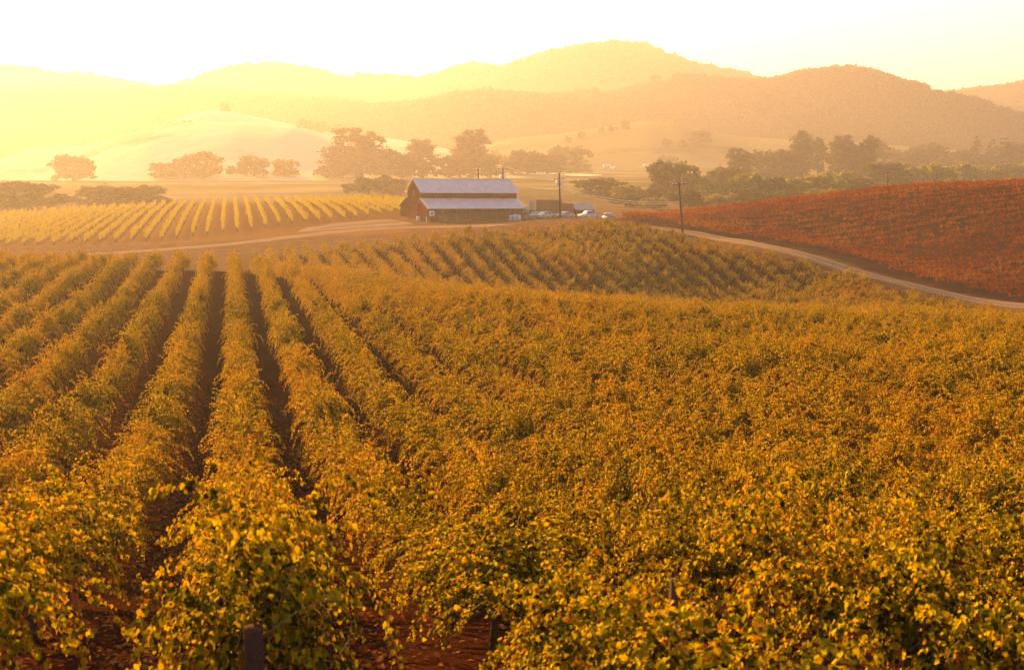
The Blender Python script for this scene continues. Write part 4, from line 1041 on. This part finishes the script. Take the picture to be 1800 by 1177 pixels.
# woods on the hills (one mass each)
def wood(key, n, size, label, mask_scale, thr, seed, tmin=.05, tmax=1.35):
    Xq, Yq, Zq, Pq, Fq, D = HILLS[key]; rg = np.random.default_rng(seed)
    ni, nj = Xq.shape; a = rg.uniform(0, ni - 1.001, n * 3); b = rg.uniform(0, nj - 1.001, n * 3); i, j = a.astype(int), b.astype(int); u, v = a - i, b - j
    bil = lambda Q: Q[i, j]*(1-u)*(1-v) + Q[i+1, j]*u*(1-v) + Q[i, j+1]*(1-u)*v + Q[i+1, j+1]*u*v
    X, Y, Zz, Pp = bil(Xq), bil(Yq), bil(Zq), bil(Pq)
    msk = fbm(X, Y, mask_scale, 4, seed * 1.3); keepm = (msk > thr) & (Zz > -16) & (Pp > -60) & (Pp < 1860) & (Fq[i, j] < D + 60)
    X, Y, Zz = X[keepm][:n], Y[keepm][:n], Zz[keepm][:n]; m = len(X)
    s = rg.uniform(.6, 1.4, m) * size
    return scatter(label[0], np.stack([X, Y, Zz - .3], -1), rg.uniform(0, 6.28, m), np.stack([s, s, s * rg.uniform(.7, 1.0, m)], -1), rg.integers(0, 3, m), WSRC, label=label[1])
wm = [np_mesh('crown', *place_leaves(*(lambda rg_, n_: ((lambda d_: (np.stack([d_[:,0]*.42, d_[:,1]*.42, .45 + d_[:,2]*.4], -1), rg_.normal(0,1,(n_,3)), d_ + rg_.normal(0,.35,(n_,3)), rg_.uniform(.14,.3,n_), np.clip(rg_.normal(.5,.25,n_),0,1)))((lambda z: z / np.linalg.norm(z, axis=1, keepdims=True) * rg_.uniform(.75, 1.1, (n_, 1)))(rg_.normal(0,1,(n_,3))))))(np.random.default_rng(900+k), 150), SLEAF, SLEAFF)[:2], M['farwood']) for k in range(3)]
for me_ in wm:
    a_ = me_.attributes.new('tint', 'FLOAT', 'POINT'); q_ = np.repeat(np.clip(np.random.default_rng(1).normal(.5, .25, len(me_.vertices)//4), 0, 1), 4).astype(np.float32); a_.data.foreach_set('value', q_)
WSRC = []
for k, (hx, hy, hd_) in enumerate(((395, 192, 1448), (252, 150, 2690), (1530, 262, 860))):
    X, Y, zt = at(hx, hy, hd_); e = tag(empty('distant_tree', (X, Y, zt - 2)), ['lone tree on the skyline of the pale hill, beside the white farmhouse', 'lone tree on the far left skyline ridge', 'hazy tree behind the eucalyptus group on the right'][k], 'tree')
    e.scale = (10, 10, 11); mesh_obj('trunk', trunk_mesh(.4, .2, 90+k), e); c_ = tag(mesh_obj('crown', wm[k], e), kind='stuff'); WSRC.append([c_])
wood('far', 9000, 15, ('ridge_woodland', 'hazy woodland covering the farthest ridge'), .0035, -.25, 1)
wood('mid', 15000, 11, ('hillside_woodland', 'woodland covering the middle ridge'), .005, -.32, 2)
wood('golden_back', 1300, 10, ('hilltop_woodland', 'strip of woods behind the pale grassy hill'), .008, .18, 4)
wood('slope', 500, 8, ('slope_trees', 'scattered trees on the vineyard slope'), .012, .38, 6)
# ------------------------------------------------------------------ distant houses
def house(px_, py_, d, wpx, hpx, label, wall, rf, rz=0.0):
    q = hit(px_, py_ + .5, 560); X, Y, z = q; d = frc(X, Y)[0]; Wd = wpx * d / FPX; Hh = hpx * d / FPX; Dp = max(6, Wd * .45)
    e = tag(empty('farmhouse', (X, Y, z), rz - YAW), label, 'house')
    MB().box(-Wd/2, 0, -3, Wd/2, Dp, Hh*.6).build('wall', wall, e)
    rt = MB(); o_ = .3
    rt.add([(-Wd/2-o_,-o_,Hh*.6),(Wd/2+o_,-o_,Hh*.6),(Wd/2+o_,Dp/2,Hh),(-Wd/2-o_,Dp/2,Hh),(-Wd/2-o_,Dp+o_,Hh*.6),(Wd/2+o_,Dp+o_,Hh*.6)], [(0,1,2,3),(3,2,5,4),(0,3,4),(1,5,2),(0,4,5,1)]); rt.build('roof', rf, e)
    for k in range(max(2, int(Wd / 5))):
        x = -Wd/2 + (k + .5) * Wd / max(2, int(Wd/5))
        MB().box(x - .7, -.06, Hh*.2, x + .7, -.005, Hh*.48).build('window', M['glass'], e)
    MB().box(-.5, -.07, -2, .5, -.01, Hh*.4).build('door', M['greyboards'], e)
creamroof = simple('cream_roof', (.65, .6, .52), .6, .3, .1)
house(402, 189, 1110, 20, 6, 'tiny white farmhouse on top of the pale hill', M['white'], creamroof)
house(690, 189, 1500, 44, 4, 'long low white building on the far hillside', M['white'], creamroof)
house(1067, 294, 640, 12, 5, 'white house left of a smaller one in the valley beyond the shed', M['white'], creamroof)
house(1082, 296, 640, 7, 4, 'smallest white house in the valley beyond the shed', M['white'], creamroof, .5)
house(1136, 292, 650, 9, 4, 'white house left of the big golden oak', M['white'], creamroof)
house(1222, 304, 600, 12, 4, 'white house with a bright roof right of the big golden oak', M['white'], M['white'])
house(1320, 304, 620, 24, 5, 'long pale-roofed house beside the peaked eucalyptus', M['greyboards'], creamroof)

# ------------------------------------------------------------------ haze
hm, ht, hout = mat_base('haze_air'); pv = ht.nodes.new('ShaderNodeVolumePrincipled')
pv.inputs['Color'].default_value = (0.60, 0.53, 0.55, 1); pv.inputs['Density'].default_value = HAZE_DENSITY; pv.inputs['Anisotropy'].default_value = HAZE_G
ht.links.new(pv.outputs[0], hout.inputs['Volume'])
bpy.context.view_layer.update()
ext = 5200
tag(MB().box(-ext, -2500, -30, ext + 1500, 5200, 235).build('haze', hm), 'warm sunlit haze filling the valley air', kind='stuff')
zmin = Zg.min(); print('ground z', Zg.min(), Zg.max(), 'xy', Xg.min(), Xg.max(), Yg.min(), Yg.max(), 'hills top', max(h[2].max() for h in HILLS.values()))
print('vines', len(VX), 'objects', len(bpy.data.objects))
